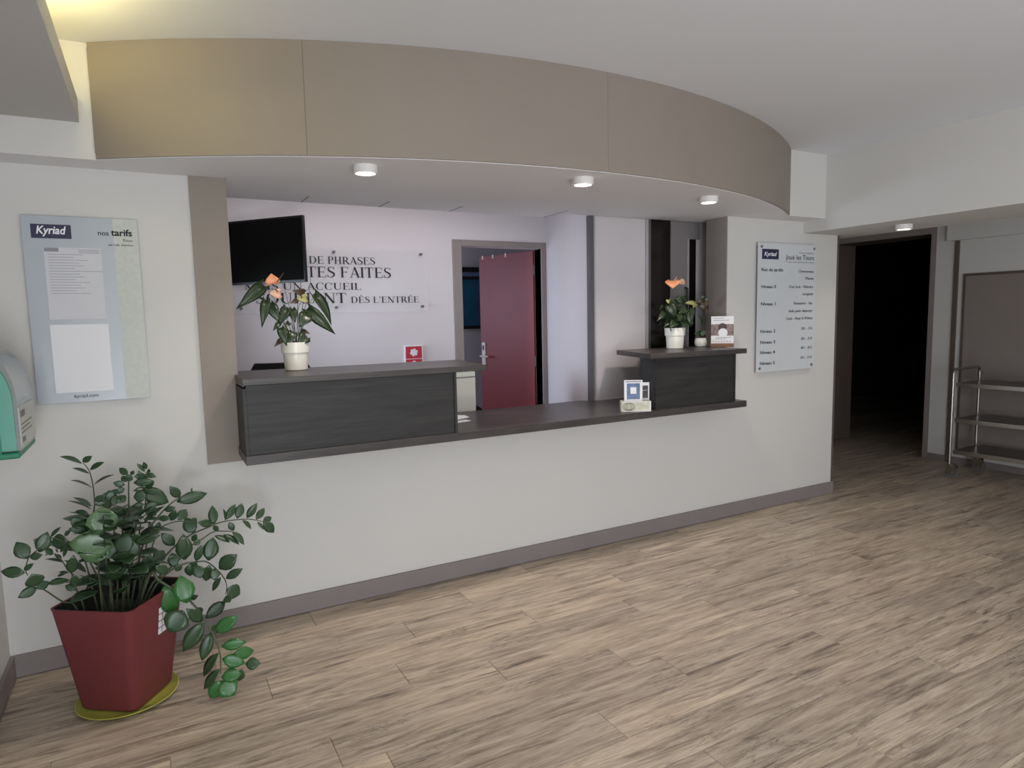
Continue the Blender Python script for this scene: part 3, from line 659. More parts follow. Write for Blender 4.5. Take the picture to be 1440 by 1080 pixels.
def office_chair(loc, rz, label, h):
    t = thing('office_chair', label, 'chair', loc, rz)
    # backrest: curved shell, rounded top
    prof = []
    n = 12
    rings = []
    for k in range(9):
        z = 0.52 + (h - 0.52) * k / 8
        w = 0.23 * (1 if k < 6 else (0.97, 0.86, 0.62)[k - 6])
        ring = []
        for i in range(n + 1):
            x = -w + 2 * w * i / n
            ring.append((x, 0.20 - 0.9 * x * x, z))
        for i in range(n, -1, -1):
            x = -w + 2 * w * i / n
            ring.append((x, 0.25 - 0.9 * x * x, z))
        rings.append(ring)
    B().loft(rings).build('backrest', M_BLKFAB, t, smooth=True)
    B().lathe([(0.10, 0.43), (0.22, 0.435), (0.25, 0.46), (0.25, 0.49), (0.21, 0.515), (0.05, 0.52)], 24).build('seat', M_BLKFAB, t, smooth=True)
    B().tube([(0, 0.05, 0.42), (0, 0.27, 0.40), (0, 0.29, 0.50), (0, 0.255, 0.62)], 0.02).build('back_support', M_TVB, t)
    B().lathe([(0.03, 0.08), (0.03, 0.43)], 12).build('gas_column', M_TVB, t)
    for k in range(5):
        a = 2 * PI * k / 5
        c, s = math.cos(a), math.sin(a)
        B().tube([(0.02 * c, 0.02 * s, 0.10), (0.28 * c, 0.28 * s, 0.075)], 0.022, 0.014).build('leg', M_TVB, t)
        B().tube([(0.28 * c - 0.02 * s, 0.28 * s + 0.02 * c, 0.03), (0.28 * c + 0.02 * s, 0.28 * s - 0.02 * c, 0.03)], 0.03, n=12).build('caster', M_TVB, t)
    return t


office_chair((2.93, 3.2, -0.005), 0.5, 'black swivel chair in the room seen past the red door', 1.20)
office_chair((0.70, 0.80, -0.005), 2.9, 'black swivel chair whose curved back peeps above the raised counter', 1.262)

# ================================================================ counter
YF = -0.302
wt = tag(B().prism([(0.333, YF), (3.481, YF), (3.481, -0.003), (3.590, -0.003), (3.590, 0.36), (2.70, 0.296), (2.60, 0.38), (0.354, 0.38), (0.354, -0.016), (0.333, -0.016)], 0.860, 0.902).build('counter_worktop', M_COUNTERTOP, bevel=0.0025), 'long dark wood grain counter worktop running through the wall opening', 'counter')
ru = thing('raised_counter', 'long dark raised counter unit at the left end of the reception desk', 'counter', (0.85, -0.29, 0.902))
B().prism([(0.337 - .85, YF + .29), (1.537 - .85, YF + .29), (1.600 - .85, 0.205 + .29), (0.356 - .85, 0.235 + .29), (0.356 - .85, -0.016 + .29), (0.337 - .85, -0.016 + .29)], 0.315, 0.345).build('counter_top', M_COUNTERTOP, ru, bevel=0.002)
B().box(0.352 - .85, 1.352 - .85, 0.002, 0.024, 0.0, 0.315).build('front_panel', M_COUNTER, ru, bevel=0.0015)
B().box(0.338 - .85, 0.352 - .85, 0.002, 0.272, 0.0, 0.300).build('side_panel', M_COUNTER, ru)
B().box(1.352 - .85, 1.366 - .85, -0.004, 0.16, 0.0, 0.315).build('side_panel', M_COUNTER, ru)
rr = thing('raised_counter', 'short dark raised counter unit at the right end of the desk with plants on top', 'counter', (3.05, -0.29, 0.902))
B().prism([(2.650 - 3.05, YF + .29), (3.475 - 3.05, YF + .29), (3.475 - 3.05, .287), (3.590 - 3.05, .287), (3.590 - 3.05, 0.195 + .29), (2.790 - 3.05, 0.215 + .29)], 0.318, 0.350).build('counter_top', M_COUNTERTOP, rr, bevel=0.002)
B().box(2.718 - 3.05, 3.370 - 3.05, 0.004, 0.024, 0.0, 0.318).build('front_panel', M_COUNTER, rr, bevel=0.0015)
B().box(2.702 - 3.05, 2.718 - 3.05, 0.0, 0.15, 0.0, 0.318).build('side_panel', M_COUNTER, rr)
B().box(3.370 - 3.05, 3.386 - 3.05, 0.0, 0.15, 0.0, 0.318).build('side_panel', M_COUNTER, rr)

# pale cabinet behind the desk
cb = thing('metal_cabinet', 'narrow pale grey metal cabinet standing behind the worktop by the red door', 'cabinet', (1.69, 0.66, -0.005))
B().box(-0.118, 0.118, -0.25, 0.25, 0.0, 1.118).build('body', M_CAB, cb, bevel=0.003)
B().box(-0.112, 0.112, -0.245, 0.245, 1.118, 1.124).build('groove', M_POST, cb)
B().box(-0.118, 0.118, -0.25, 0.25, 1.124, 1.158).build('cap', M_COVERB, cb, bevel=0.003)

# leaflets on the worktop
for k, (x, y, r, z) in enumerate(((1.52, 0.14, 0.5, 0.902), (1.50, 0.02, 0.2, 0.902))):
    lf = thing('leaflet', ('white leaflets fanned on the worktop behind the raised counter', 'single white slip on the worktop in front of the fanned leaflets')[k], 'leaflet', (x, y, z), r)
    for q in range(3 if k == 0 else 1):
        B().obox((0, 0, 0.002 + 0.003 * q), (math.cos(.15 * q), math.sin(.15 * q), 0.0), (-math.sin(.15 * q), math.cos(.15 * q), 0), (0, 0, 1), 0.105 if k == 0 else 0.08, 0.05 if k == 0 else 0.025, 0.0012).build('sheet', M_PAPER, lf)

# ================================================================ lamps
for k, (x, y) in enumerate(((0.868, -0.51), (1.905, -0.67), (2.895, -0.52), (4.68, -0.60))):
    z = 2.163 if k < 3 else 2.078
    d = thing('downlight', ('round lit downlight on the soffit above the left raised counter', 'round lit downlight on the soffit at the middle of the three', 'round lit downlight on the soffit above the right raised counter', 'round lit downlight under the white beam near the dark doorway')[k], 'lamp', (x, y, z), 0, 'downlights over the desk' if k < 3 else None)
    rr_ = 0.053
    B().lathe([(0.044, 0.0), (rr_, 0.0), (rr_, -0.034), (0.044, -0.034), (0.040, -0.012), (0.040, -0.001)], 32, cap0=False, cap1=False).build('housing', M_HOUSING, d, smooth=True)
    B().lathe([(0.0405, -0.020), (0.0405, -0.0285), (0.036, -0.030)], 32).build('lamp_disc', M_LAMP, d)
    l = bpy.data.lights.new('downlight_beam', 'SPOT')
    l.energy = 30.0 if k < 3 else 8.0
    l.spot_size = 2.3
    l.spot_blend = 0.8
    l.shadow_soft_size = 0.04
    l.color = (1.0, 0.90, 0.80)
    lo = bpy.data.objects.new('downlight_beam', l)
    COL.objects.link(lo)
    lo.parent = d
    lo.location = (0, 0, -0.045)

# ================================================================ television
TVR, TVD = Vector((0.868, 0.856, 0)), Vector((-0.627, 0.779, 0)).normalized()
TVN = Vector((-TVD.y, TVD.x, 0))
if TVN.y > 0:
    TVN = -TVN
tv = thing('television', 'black flat television on a wall arm, turned towards the left, showing nothing', 'television', (0.70, 1.40, 1.738))
o0 = Vector((0.70, 1.40, 1.738))
tvc = TVR + TVD * 0.345 + Vector((0, 0, 1.738 + 0.205)) - o0
B().obox(tvc - TVN * 0.012, TVD, TVN, (0, 0, 1), 0.345, 0.012, 0.205).build('casing', M_TVB, tv, bevel=0.003)
B().obox(tvc + TVN * 0.001, TVD, TVN, (0, 0, 1), 0.333, 0.002, 0.190).build('screen', M_TV, tv)
B().obox(tvc - TVN * 0.035, TVD, TVN, (0, 0, 1), 0.18, 0.014, 0.11).build('rear_housing', M_TVB, tv)
w0 = tvc - TVN * 0.05
B().tube([w0, w0 - TVN * 0.04, Vector((w0.x + 0.10, 0.03, w0.z + 0.14)), Vector((w0.x + 0.12, 0.095, w0.z + 0.155))], 0.016).build('wall_arm', M_TVB, tv)
B().box(w0.x + 0.07, w0.x + 0.17, 0.088, 0.1, w0.z + 0.105, w0.z + 0.205).build('wall_plate', M_TVB, tv)

# ================================================================ acrylic slogan panel with serif capitals
T_, t_ = 0.150, 0.050


def strip(bm, pts, ws):
    n = len(pts)
    L_, R_ = [], []
    for i, (x, y) in enumerate(pts):
        x0, y0 = pts[max(i - 1, 0)]
        x1, y1 = pts[min(i + 1, n - 1)]
        dx, dy = x1 - x0, y1 - y0
        d = math.hypot(dx, dy) or 1
        w = ws[i] / 2
        L_.append((x - dy / d * w, y + dx / d * w))
        R_.append((x + dy / d * w, y - dx / d * w))
    for i in range(n - 1):
        bm.add([(L_[i][0], 0, L_[i][1]), (R_[i][0], 0, R_[i][1]), (R_[i + 1][0], 0, R_[i + 1][1]), (L_[i + 1][0], 0, L_[i + 1][1])], [(0, 1, 2, 3)])


def bar(bm, x0, y0, x1, y1, w):
    strip(bm, [(x0, y0), (x1, y1)], [w, w])


def serif(bm, x, y, w=0.30):
    bar(bm, x - w / 2, y, x + w / 2, y, 0.036)


def vstem(bm, x, w=T_, top=True, bot=True):
    bar(bm, x, 0, x, 1, w)
    if bot:
        serif(bm, x, 0.018)
    if top:
        serif(bm, x, 0.982)


def ell(bm, cx, cy, rx, ry, a0, a1, n=20):
    pts, ws = [], []
    for i in range(n + 1):
        a = math.radians(a0 + (a1 - a0) * i / n)
        w = t_ + (T_ * 1.05 - t_) * math.cos(a) ** 2
        pts.append((cx + (rx - w / 2) * math.cos(a), cy + (ry - t_ / 2) * math.sin(a)))
        ws.append(w)
    strip(bm, pts, ws)


def glyph(bm, c):
    """draws one capital, returns its width"""
    if c == 'I':
        vstem(bm, 0.18)
        return 0.36
    if c in 'EÈÉF':
        vstem(bm, 0.2)
        bar(bm, 0.2, 0.975, 0.66, 0.975, t_)
        bar(bm, 0.64, 0.99, 0.64, 0.78, 0.04)
        bar(bm, 0.2, 0.52, 0.54, 0.52, t_)
        bar(bm, 0.54, 0.63, 0.54, 0.41, 0.035)
        if c != 'F':
            bar(bm, 0.2, 0.025, 0.70, 0.025, t_)
            bar(bm, 0.69, 0.0, 0.69, 0.24, 0.04)
        if c == 'È':
            strip(bm, [(0.30, 1.26), (0.50, 1.10)], [0.11, 0.04])
        if c == 'É':
            strip(bm, [(0.52, 1.26), (0.34, 1.10)], [0.11, 0.04])
        return 0.76
    if c == 'L':
        vstem(bm, 0.2)
        bar(bm, 0.2, 0.025, 0.68, 0.025, t_)
        bar(bm, 0.67, 0.0, 0.67, 0.26, 0.04)
        return 0.72
    if c == 'T':
        vstem(bm, 0.38, top=False)
        bar(bm, 0.05, 0.975, 0.71, 0.975, t_)
        bar(bm, 0.06, 1.0, 0.06, 0.76, 0.04)
        bar(bm, 0.70, 1.0, 0.70, 0.76, 0.04)
        return 0.76
    if c == 'H':
        vstem(bm, 0.2)
        vstem(bm, 0.68)
        bar(bm, 0.2, 0.52, 0.68, 0.52, t_)
        return 0.88
    if c == 'N':
        vstem(bm, 0.18, t_, top=True)
        vstem(bm, 0.74, t_, bot=False)
        strip(bm, [(0.17, 0.98), (0.74, 0.0)], [T_, T_])
        return 0.90
    if c == 'M':
        vstem(bm, 0.17, t_)
        vstem(bm, 0.90)
        strip(bm, [(0.18, 0.98), (0.52, 0.02)], [T_, T_])
        strip(bm, [(0.53, 0.02), (0.86, 0.98)], [t_, t_])
        return 1.08
    if c == 'A':
        strip(bm, [(0.12, 0.02), (0.40, 0.98)], [t_, t_])
        strip(bm, [(0.40, 1.0), (0.70, 0.02)], [T_, T_])
        bar(bm, 0.2, 0.33, 0.6, 0.33, t_)
        serif(bm, 0.12, 0.018, 0.24)
        serif(bm, 0.70, 0.018, 0.28)
        return 0.82
    if c == 'O':
        ell(bm, 0.44, 0.5, 0.40, 0.52, 0, 360, 32)
        return 0.88
    if c == 'C':
        ell(bm, 0.44, 0.5, 0.40, 0.52, 48, 312, 28)
        bar(bm, 0.70, 0.95, 0.70, 0.68, 0.05)
        return 0.80
    if c == 'D':
        vstem(bm, 0.2)
        ell(bm, 0.36, 0.5, 0.46, 0.5, -90, 90, 20)
        bar(bm, 0.2, 0.975, 0.37, 0.975, t_)
        bar(bm, 0.2, 0.025, 0.37, 0.025, t_)
        return 0.88
    if c in 'PR':
        vstem(bm, 0.2)
        ell(bm, 0.38, 0.735, 0.28, 0.265, -90, 90, 16)
        bar(bm, 0.2, 0.975, 0.39, 0.975, t_)
        bar(bm, 0.2, 0.495, 0.39, 0.495, t_)
        if c == 'R':
            strip(bm, [(0.40, 0.50), (0.74, 0.02)], [T_, T_])
            serif(bm, 0.76, 0.018, 0.2)
            return 0.84
        return 0.70
    if c == 'U':
        bar(bm, 0.2, 0.34, 0.2, 1, T_)
        serif(bm, 0.2, 0.982)
        bar(bm, 0.72, 0.34, 0.72, 1, t_)
        serif(bm, 0.72, 0.982, 0.24)
        pts, ws = [], []
        for i in range(17):
            a = PI + PI * i / 16
            pts.append((0.46 + 0.26 * math.cos(a), 0.34 + 0.33 * math.sin(a)))
            ws.append(T_ + (t_ - T_) * min(1, i / 9))
        strip(bm, pts, ws)
        return 0.88
    if c == 'S':
        ctr = [(0.56, 0.80), (0.47, 0.95), (0.33, 0.975), (0.17, 0.90), (0.14, 0.74), (0.24, 0.60), (0.40, 0.50), (0.54, 0.38), (0.55, 0.20), (0.44, 0.06), (0.28, 0.02), (0.14, 0.08), (0.08, 0.24)]
        wv = [0.04, 0.045, 0.05, 0.09, 0.13, 0.155, 0.16, 0.155, 0.13, 0.08, 0.05, 0.045, 0.04]
        sp = spline([(x, y, w) for (x, y), w in zip(ctr, wv)], 3)
        strip(bm, [(p.x, p.y) for p in sp], [p.z for p in sp])
        bar(bm, 0.57, 0.98, 0.57, 0.76, 0.035)
        bar(bm, 0.075, 0.28, 0.075, 0.02, 0.035)
        return 0.66
    if c == '’':
        strip(bm, [(0.16, 1.0), (0.10, 0.72)], [0.14, 0.03])
        return 0.28
    return 0.34


def serif_line(s, x0, x1, z0, cap, parent, y):
    bm = B()
    words = []
    cur = 0
    for c in s:
        if c == ' ':
            words.append(bm)
            bm = B()
            cur += 0.34
            continue
        g = B()
        w = glyph(g, c)
        bm.add([(vx + cur, vy, vz) for vx, vy, vz in g.v], g.f)
        cur += w
    words.append(bm)
    xs = [v[0] for w in words for v in w.v]
    a, b_ = min(xs), max(xs)
    for w in words:
        w.v = [(x0 + (vx - a) * (x1 - x0) / (b_ - a), 0, z0 + vz * cap) for vx, vy, vz in w.v]
        w.build('lettering', M_INK, parent, (0, y, 0))


sg = thing('slogan_panel', 'clear acrylic wall panel with a slogan in black serif capitals behind the desk', 'sign', (1.21, 1.485, 1.553))
gx, gz = 1.21, 1.553
B().box(0.509 - gx, 1.917 - gx, -0.012, -0.007, 0.0, 0.47).build('acrylic_sheet', M_ACRYL, sg)
for sx in (0.555, 1.205, 1.875):
    for sz in (0.035, 0.435):
        B().tube([(sx - gx, 0.014, sz), (sx - gx, -0.018, sz)], 0.010, n=12).build('standoff_screw', M_POST, sg)
serif_line('DE PHRASES', 1.025 - gx, 1.509 - gx, 1.902 - gz, 0.053, sg, -0.0125)
serif_line('TES FAITES', 1.005 - gx, 1.628 - gx, 1.805 - gz, 0.076, sg, -0.0125)
serif_line('MAIS UN ACCUEIL', 0.582 - gx, 1.394 - gx, 1.716 - gz, 0.050, sg, -0.0125)
serif_line('SOURIANT', 0.655 - gx, 1.279 - gx, 1.620 - gz, 0.074, sg, -0.0125)
serif_line('DÈS L’ENTRÉE', 1.314 - gx, 1.845 - gx, 1.619 - gz, 0.047, sg, -0.0125)

# red plaque on the office wall
rp_ = thing('red_plaque', 'small red plaque with white emblems on the office wall above the raised counter', 'sign', (1.794, 1.5, 1.06))
B().box(-0.075, 0.075, -0.012, 0.0, 0.0, 0.228).build('backing', M_PAPER, rp_)
B().box(-0.066, 0.066, -0.014, -0.012, 0.124, 0.219).box(-0.066, 0.066, -0.014, -0.012, 0.008, 0.119).build('red_field', M_CARDRED, rp_)
b = B()
for k in range(6):
    a = 2 * PI * k / 6 + 0.3
    b.tube([(0.021 * math.cos(a), -0.0142, 0.172 + 0.019 * math.sin(a)), (0.021 * math.cos(a), -0.0152, 0.172 + 0.019 * math.sin(a))], 0.012, n=10)
b.tube([(0, -0.0142, 0.172), (0, -0.0155, 0.172)], 0.014, n=12)
b.build('emblem', M_PAPER, rp_)
B().tube([(0, -0.0142, 0.088), (0, -0.0152, 0.088)], 0.019, n=16).build('emblem', M_PAPER, rp_)
B().tube([(0, -0.0154, 0.084), (0, -0.0160, 0.084)], 0.007, n=10).build('keyhole', M_CARDRED, rp_)

# ================================================================ price board on the front wall
pb = thing('price_board', 'grey price board with two white sheets on the front wall', 'sign', (-0.229, 0.0, 1.168))
BW, BH = 0.418, 0.787
b = B().box(-BW / 2, BW / 2, -0.020, -0.012, 0.0, BH)
b.build('board', M_BOARD, pb, bevel=0.001)
B().box(BW * 0.275, BW / 2 - 0.002, -0.0208, -0.0200, 0.002, BH - 0.002).build('frosted_strip', M_FROST, pb)
for sx in (-1, 1):
    for sz in (0.02, BH - 0.02):
        B().tube([(sx * (BW / 2 - 0.02), 0, sz), (sx * (BW / 2 - 0.02), -0.0125, sz)], 0.008, n=10).build('standoff', M_STEEL, pb)
U = lambda u: -BW / 2 + u * BW
V = lambda v: BH * (1 - v)
B().box(U(0.075), U(0.41), -0.0215, -0.0208, V(0.118), V(0.045)).build('logo_field', M_NAVY, pb)
lettering('Kyriad', U(0.118), V(0.094), BW * 0.25, 0.031, M_WHITEINK, pb, -0.022, 'L', 0.022, 0.22)
lettering('nos', U(0.64), V(0.093), BW * 0.095, None, M_INK, pb, -0.0215, 'L', 0.012)
lettering('tarifs', U(0.945), V(0.093), BW * 0.19, None, M_INK, pb, -0.0215, 'R', 0.03)
lettering('Rates', U(0.945), V(0.124), BW * 0.085, None, M_INK, pb, -0.0215, 'R')
lettering('par nuit, chambre', U(0.945), V(0.148), BW * 0.22, None, M_INK, pb, -0.0215, 'R', 0.01)
lettering('kyriad.com', U(0.42), V(0.975), BW * 0.21, None, M_INK, pb, -0.0215, 'C', 0.01)
s1 = B().box(U(0.165), U(0.655), -0.0222, -0.0206, V(0.548), V(0.165)).build('price_sheet', M_PAPERG, pb)
B().box(U(0.17), U(0.29), -0.0230, -0.0222, V(0.187), V(0.167)).build('logo_field', M_GREYINK, s1)
b = B()
lr = random.Random(3)
for k in range(15):
    vz = 0.20 + k * 0.0148
    ln = (0.30, 0.22, 0.34, 0.26)[k % 4] if k != 6 else 0.46
    b.box(U(0.195), U(0.195 + ln), -0.0227, -0.0222, V(vz + 0.0022), V(vz))
for k in range(3):
    b.box(U(0.46), U(0.64), -0.0227, -0.0222, V(0.1765 + 0.008 * k), V(0.174 + 0.008 * k))
b.build('printed_lines', M_GREYINK, s1)
s2 = B().box(U(0.160), U(0.665), -0.0222, -0.0206, V(0.945), V(0.575)).build('price_sheet', M_PAPER, pb)

# ================================================================ floor directory on the front wall
fd = thing('floor_directory', 'tall pale directory sign listing floors on the wall right of the desk', 'sign', (4.2, 0.0, 1.046))
DW, DH = 0.638, 0.945
U2 = lambda u: -DW / 2 + u * DW
V2 = lambda v: DH * (1 - v)
B().box(-DW / 2, DW / 2, -0.030, -0.022, 0, DH).build('panel', M_FROST2, fd, bevel=0.001)
for sx in (-1, 1):
    for sz in (0.03, DH - 0.03):
        B().tube([(sx * (DW / 2 - 0.03), 0, sz), (sx * (DW / 2 - 0.03), -0.036, sz)], 0.010, n=12).build('standoff_screw', M_STEEL, fd)
B().box(U2(0.06), U2(0.335), -0.0312, -0.030, V2(0.125), V2(0.048)).build('logo_field', M_NAVY, fd)
lettering('Kyriad', U2(0.095), V2(0.100), DW * 0.205, 0.028, M_WHITEINK, fd, -0.0318, 'L', 0.022, 0.22)
lettering('Votre hôtel à', U2(0.955), V2(0.075), DW * 0.27, 0.012, M_INK, fd, -0.0306, 'R')
lettering('Joué les Tours', U2(0.955), V2(0.122), DW * 0.50, 0.034, M_INK, fd, -0.0306, 'R', 0.008)
lettering('vous souhaite la bienvenue', U2(0.955), V2(0.147), DW * 0.48, 0.010, M_INK, fd, -0.0306, 'R')
for s, v, w in (('Rez de jardin', .205, .36), ('Niveau 0', .335, .245), ('Niveau 1', .468, .245), ('Niveau 2', .68, .25), ('Niveau 3', .765, .25), ('Niveau 4', .845, .25), ('Niveau 5', .93, .25)):
    lettering(s, U2(0.055), V2(v + 0.012), DW * w, 0.022, M_INK, fd, -0.0306, 'L', 0.022)
for s, v, w in (('Chenonceau', .212, .27), ('Plessis', .268, .145), ('Clos lucé - Villandry', .335, .43), ('Langeais', .392, .19), ('Réception - Bar', .466, .34), ('Salle petit déjeuner', .527, .43), ('Ussé - Azay le Rideau', .586, .47), ('201 - 215', .67, .20), ('301 - 315', .752, .20), ('401 - 415', .826, .20), ('501 - 514', .906, .20)):
    lettering(s, U2(0.955), V2(v + 0.010), DW * w, 0.019, M_INK, fd, -0.0306, 'R', 0.016)
# ================================================================ dispenser on the left wall
dp = thing('wall_dispenser', 'green wall dispenser with smoky rounded cover beside the price board', 'dispenser', (-0.621, -0.455, 1.07))
DY0, DY1 = -0.175, 0.175


def disp_prof(px, pz, inset=0.0):
    # quarter-round profile in x (out of the wall) and z
    pts = [(0.0, 0.0 + inset), (px - inset, 0.0 + inset), (px - inset, pz * 0.42)]
    for i in range(1, 15):
        a = PI / 2 * i / 14
        pts.append((max(0.0, (px - inset) * math.cos(a) ** 0.75), pz * 0.42 + (pz * 0.58 - inset) * math.sin(a) ** 0.85))
    return pts


def prof_solid(prof, y0, y1):
    n = len(prof)
    b = B()
    b.add([(x, y0, z) for x, z in prof] + [(x, y1, z) for x, z in prof], [tuple(range(n)), tuple(range(2 * n - 1, n - 1, -1))] + [(i, n + i, n + (i + 1) % n, (i + 1) % n) for i in range(n)])
    return b


prof_solid(disp_prof(0.200, 0.385), DY0 + 0.02, DY1).build('front_cover', M_COVER, dp, smooth=True)
prof_solid(disp_prof(0.197, 0.365, 0.006), DY0, DY0 + 0.02).build('side_shell', M_TEAL, dp, smooth=True)
prof_solid(disp_prof(0.150, 0.250, 0.0), DY0 - 0.006, DY0).build('side_inset', M_GREEN, dp, smooth=True)
B().box(0.0, 0.199, DY0 - 0.004, DY1 - 0.002, -0.022, 0.0).build('bottom_tray', M_GREEN, dp, bevel=0.006)
B().box(0.198, 0.2025, DY0 + 0.03, DY1 + 0.002, 0.010, 0.150).build('label_plate', M_COVERB, dp)
b = B()
for k, (za, zb, ya, yb) in enumerate(((0.112, 0.135, -0.12, -0.03), (0.085, 0.09, -0.12, 0.10), (0.070, 0.075, -0.12, 0.06), (0.055, 0.060, -0.12, 0.09), (0.024, 0.042, -0.12, -0.06))):
    b.box(0.2025, 0.2030, ya, yb, za, zb)
b.build('label_print', M_POST, dp)

# ================================================================ leaves and plants
def leaf_mesh(name, material, n=5, fold=0.10, curl=0.10, heart=False):
    """unit leaf: from the origin along +y, half width 0.5 in x, facing +z"""
    ys = [i / n for i in range(n + 1)]
    vs, fs = [], []
    for i, yv in enumerate(ys):
        if heart:
            w = (0.30, 0.50, 0.46, 0.33, 0.16, 0.0)[i] if n == 5 else math.sin(PI * yv) * .5
        else:
            w = (0.05, 0.36, 0.50, 0.47, 0.29, 0.0)[i]
        z = -curl * (yv - 0.4) ** 2 * 1.6
        yo = yv - (0.12 if heart and i == 0 else 0)
        vs += [(-w, yo, z + fold * w), (-w * 0.5, yv, z + fold * w * 0.35), (0, yv, z), (w * 0.5, yv, z + fold * w * 0.35), (w, yo, z + fold * w)]
    for i in range(n):
        for j in range(4):
            a = i * 5 + j
            fs.append((a, a + 1, a + 6, a + 5))
    me = bpy.data.meshes.new(name)
    me.from_pydata(vs, [], fs)
    bm = bmesh.new()
    bm.from_mesh(me)
    bmesh.ops.remove_doubles(bm, verts=bm.verts, dist=1e-5)
    # give the leaf a little thickness
    geo = bmesh.ops.solidify(bm, geom=bm.faces[:], thickness=0.012)
    bmesh.ops.recalc_face_normals(bm, faces=bm.faces)
    for f in bm.faces:
        f.smooth = True
    bm.to_mesh(me)
    bm.free()
    me.materials.append(material)
    return me


def put_leaf(me, L, origin, parent, name='leaf'):
    bx, by, bz, tx, ty, tz, nx, ny, nz, w, k = L
    bs = Vector((bx, by, bz)) / 1000.0
    tp = Vector((tx, ty, max(tz, 14))) / 1000.0
    ax = tp - bs
    ln = ax.length
    ax.normalize()
    nn = Vector((nx, ny, nz))
    nn = (nn - ax * nn.dot(ax)).normalized()
    sx = ax.cross(nn)
    w_ = w / 1000.0 * (1.2 if parent is not None and parent.name.startswith('potted') else 1.0)
    o = bpy.data.objects.new(name, me)
    COL.objects.link(o)
    o.parent = parent
    M = Matrix(((sx.x * w_, ax.x * ln, nn.x * ln, bs.x - origin.x), (sx.y * w_, ax.y * ln, nn.y * ln, bs.y - origin.y), (sx.z * w_, ax.z * ln, nn.z * ln, bs.z - origin.z), (0, 0, 0, 1)))
    o.matrix_local = M
    return o


def put_stems(stems, origin, parent, material, zmin=None):
    for pts, r0, r1 in stems:
        p = [Vector(q) / 1000.0 - origin for q in pts]
        if zmin is not None:
            p[0].z = zmin
        B().tube(spline(p, 4), r0 / 1000.0, r1 / 1000.0, 6).build('stem', material, parent, smooth=True)


# ---- big plant in the red pot
PC = Vector((-0.177, -0.428, 0.0))
sa = tag(B().lathe([(0.14, 0.0), (0.160, 0.001), (0.184, 0.016), (0.180, 0.018), (0.160, 0.007), (0.13, 0.006)], 40).build('plant_saucer', M_SAUCER, None, (PC.x, PC.y, 0.001), smooth=True), 'flat yellow green saucer under the red plant pot', 'saucer')
zz = thing('potted_plant', 'big leafy green plant in a tapered square red pot on the floor', 'plant', (PC.x, PC.y, 0.010))
ang = math.atan2(-0.987, 0.16)


def square_ring(half_diag, z, cr, n=5):
    """rounded square whose corners point to ang + k*90 degrees"""
    out = []
    for k in range(4):
        a = ang + k * PI / 2
        c = Vector((math.cos(a), math.sin(a))) * (half_diag - cr * math.sqrt(2))
        for i in range(n):
            q = a - PI / 4 + (PI / 2) * i / (n - 1)
            out.append((c.x + cr * math.cos(q), c.y + cr * math.sin(q), z))
    return out


Z0 = -0.010
b = B()
b.loft([square_ring(0.160, 0.0, 0.035), square_ring(0.172, 0.012, 0.035), square_ring(0.236, 0.412, 0.03), square_ring(0.240, 0.427, 0.028), square_ring(0.230, 0.427, 0.026), square_ring(0.226, 0.40, 0.026), square_ring(0.214, 0.32, 0.026)], True, True)
b.build('pot', M_POT, zz, smooth=True)
b = B()
b.loft([square_ring(0.216, 0.330, 0.026), square_ring(0.15, 0.347, 0.03), square_ring(0.06, 0.345, 0.02)], False, True)
b.build('soil', M_SOIL, zz, smooth=True)
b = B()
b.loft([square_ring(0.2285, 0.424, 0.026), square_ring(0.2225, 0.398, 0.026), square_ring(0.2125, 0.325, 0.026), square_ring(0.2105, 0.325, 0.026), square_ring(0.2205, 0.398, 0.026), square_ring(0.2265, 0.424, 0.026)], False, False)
b.build('inner_shade', M_SOIL, zz, smooth=True)  # dark sheet over the inner wall, painting the shade inside the pot
# white grid mark on the right face of the pot
fa = ang + PI / 4                        # outward direction of the right face
fn = Vector((math.cos(fa), math.sin(fa), 0))
fs_ = Vector((-fn.y, fn.x, 0))
b = B()
for r_ in range(4):
    for c_ in range(3):
        if r_ == 0 and c_ == 2:
            continue
        zc = 0.355 - r_ * 0.0285
        ap = (0.172 + (0.236 - 0.172) * (zc - 0.012) / 0.40) / math.sqrt(2) + 0.0006
        p = fn * ap + fs_ * (0.010 + c_ * 0.024) + Vector((0, 0, zc))
        b.obox(p, fs_, fn, (0, 0, 1), 0.0095, 0.0012, 0.0115)
b.build('pot_mark', M_PAPER, zz)
zo = Vector((PC.x, PC.y, 0.010))
put_stems(ZZ_STEMS, zo, zz, M_STEM, zmin=0.335)
lm = [leaf_mesh('leaf', M_LEAF), leaf_mesh('leaf', M_LEAF1), leaf_mesh('leaf', M_LEAF2, fold=0.16)]
for L in ZZ_LEAVES:
    put_leaf(lm[L[10]], L, zo, zz)
# young leaves in the crowded middle of the plant
lr = random.Random(11)
for k in range(112):
    a = lr.uniform(0, 2 * PI)
    r_ = lr.uniform(0.0, 0.11)
    z = lr.uniform(0.47, 0.76)
    bs = (PC.x + 0.0 + r_ * math.cos(a), PC.y + r_ * math.sin(a) + 0.0, z)
    ln = lr.uniform(0.065, 0.112)
    el = lr.uniform(-0.2, 0.8)
    tp = (bs[0] + ln * math.cos(a) * math.cos(el), bs[1] + ln * math.sin(a) * math.cos(el), z + ln * math.sin(el))
    nn = (-math.cos(a) * math.sin(el) + lr.uniform(-.3, .3), -math.sin(a) * math.sin(el) + lr.uniform(-.3, .3), math.cos(el))
    put_leaf(lm[0], [x * 1000 for x in bs] + [x * 1000 for x in tp] + list(nn) + [ln * 520, 0], zo, zz)


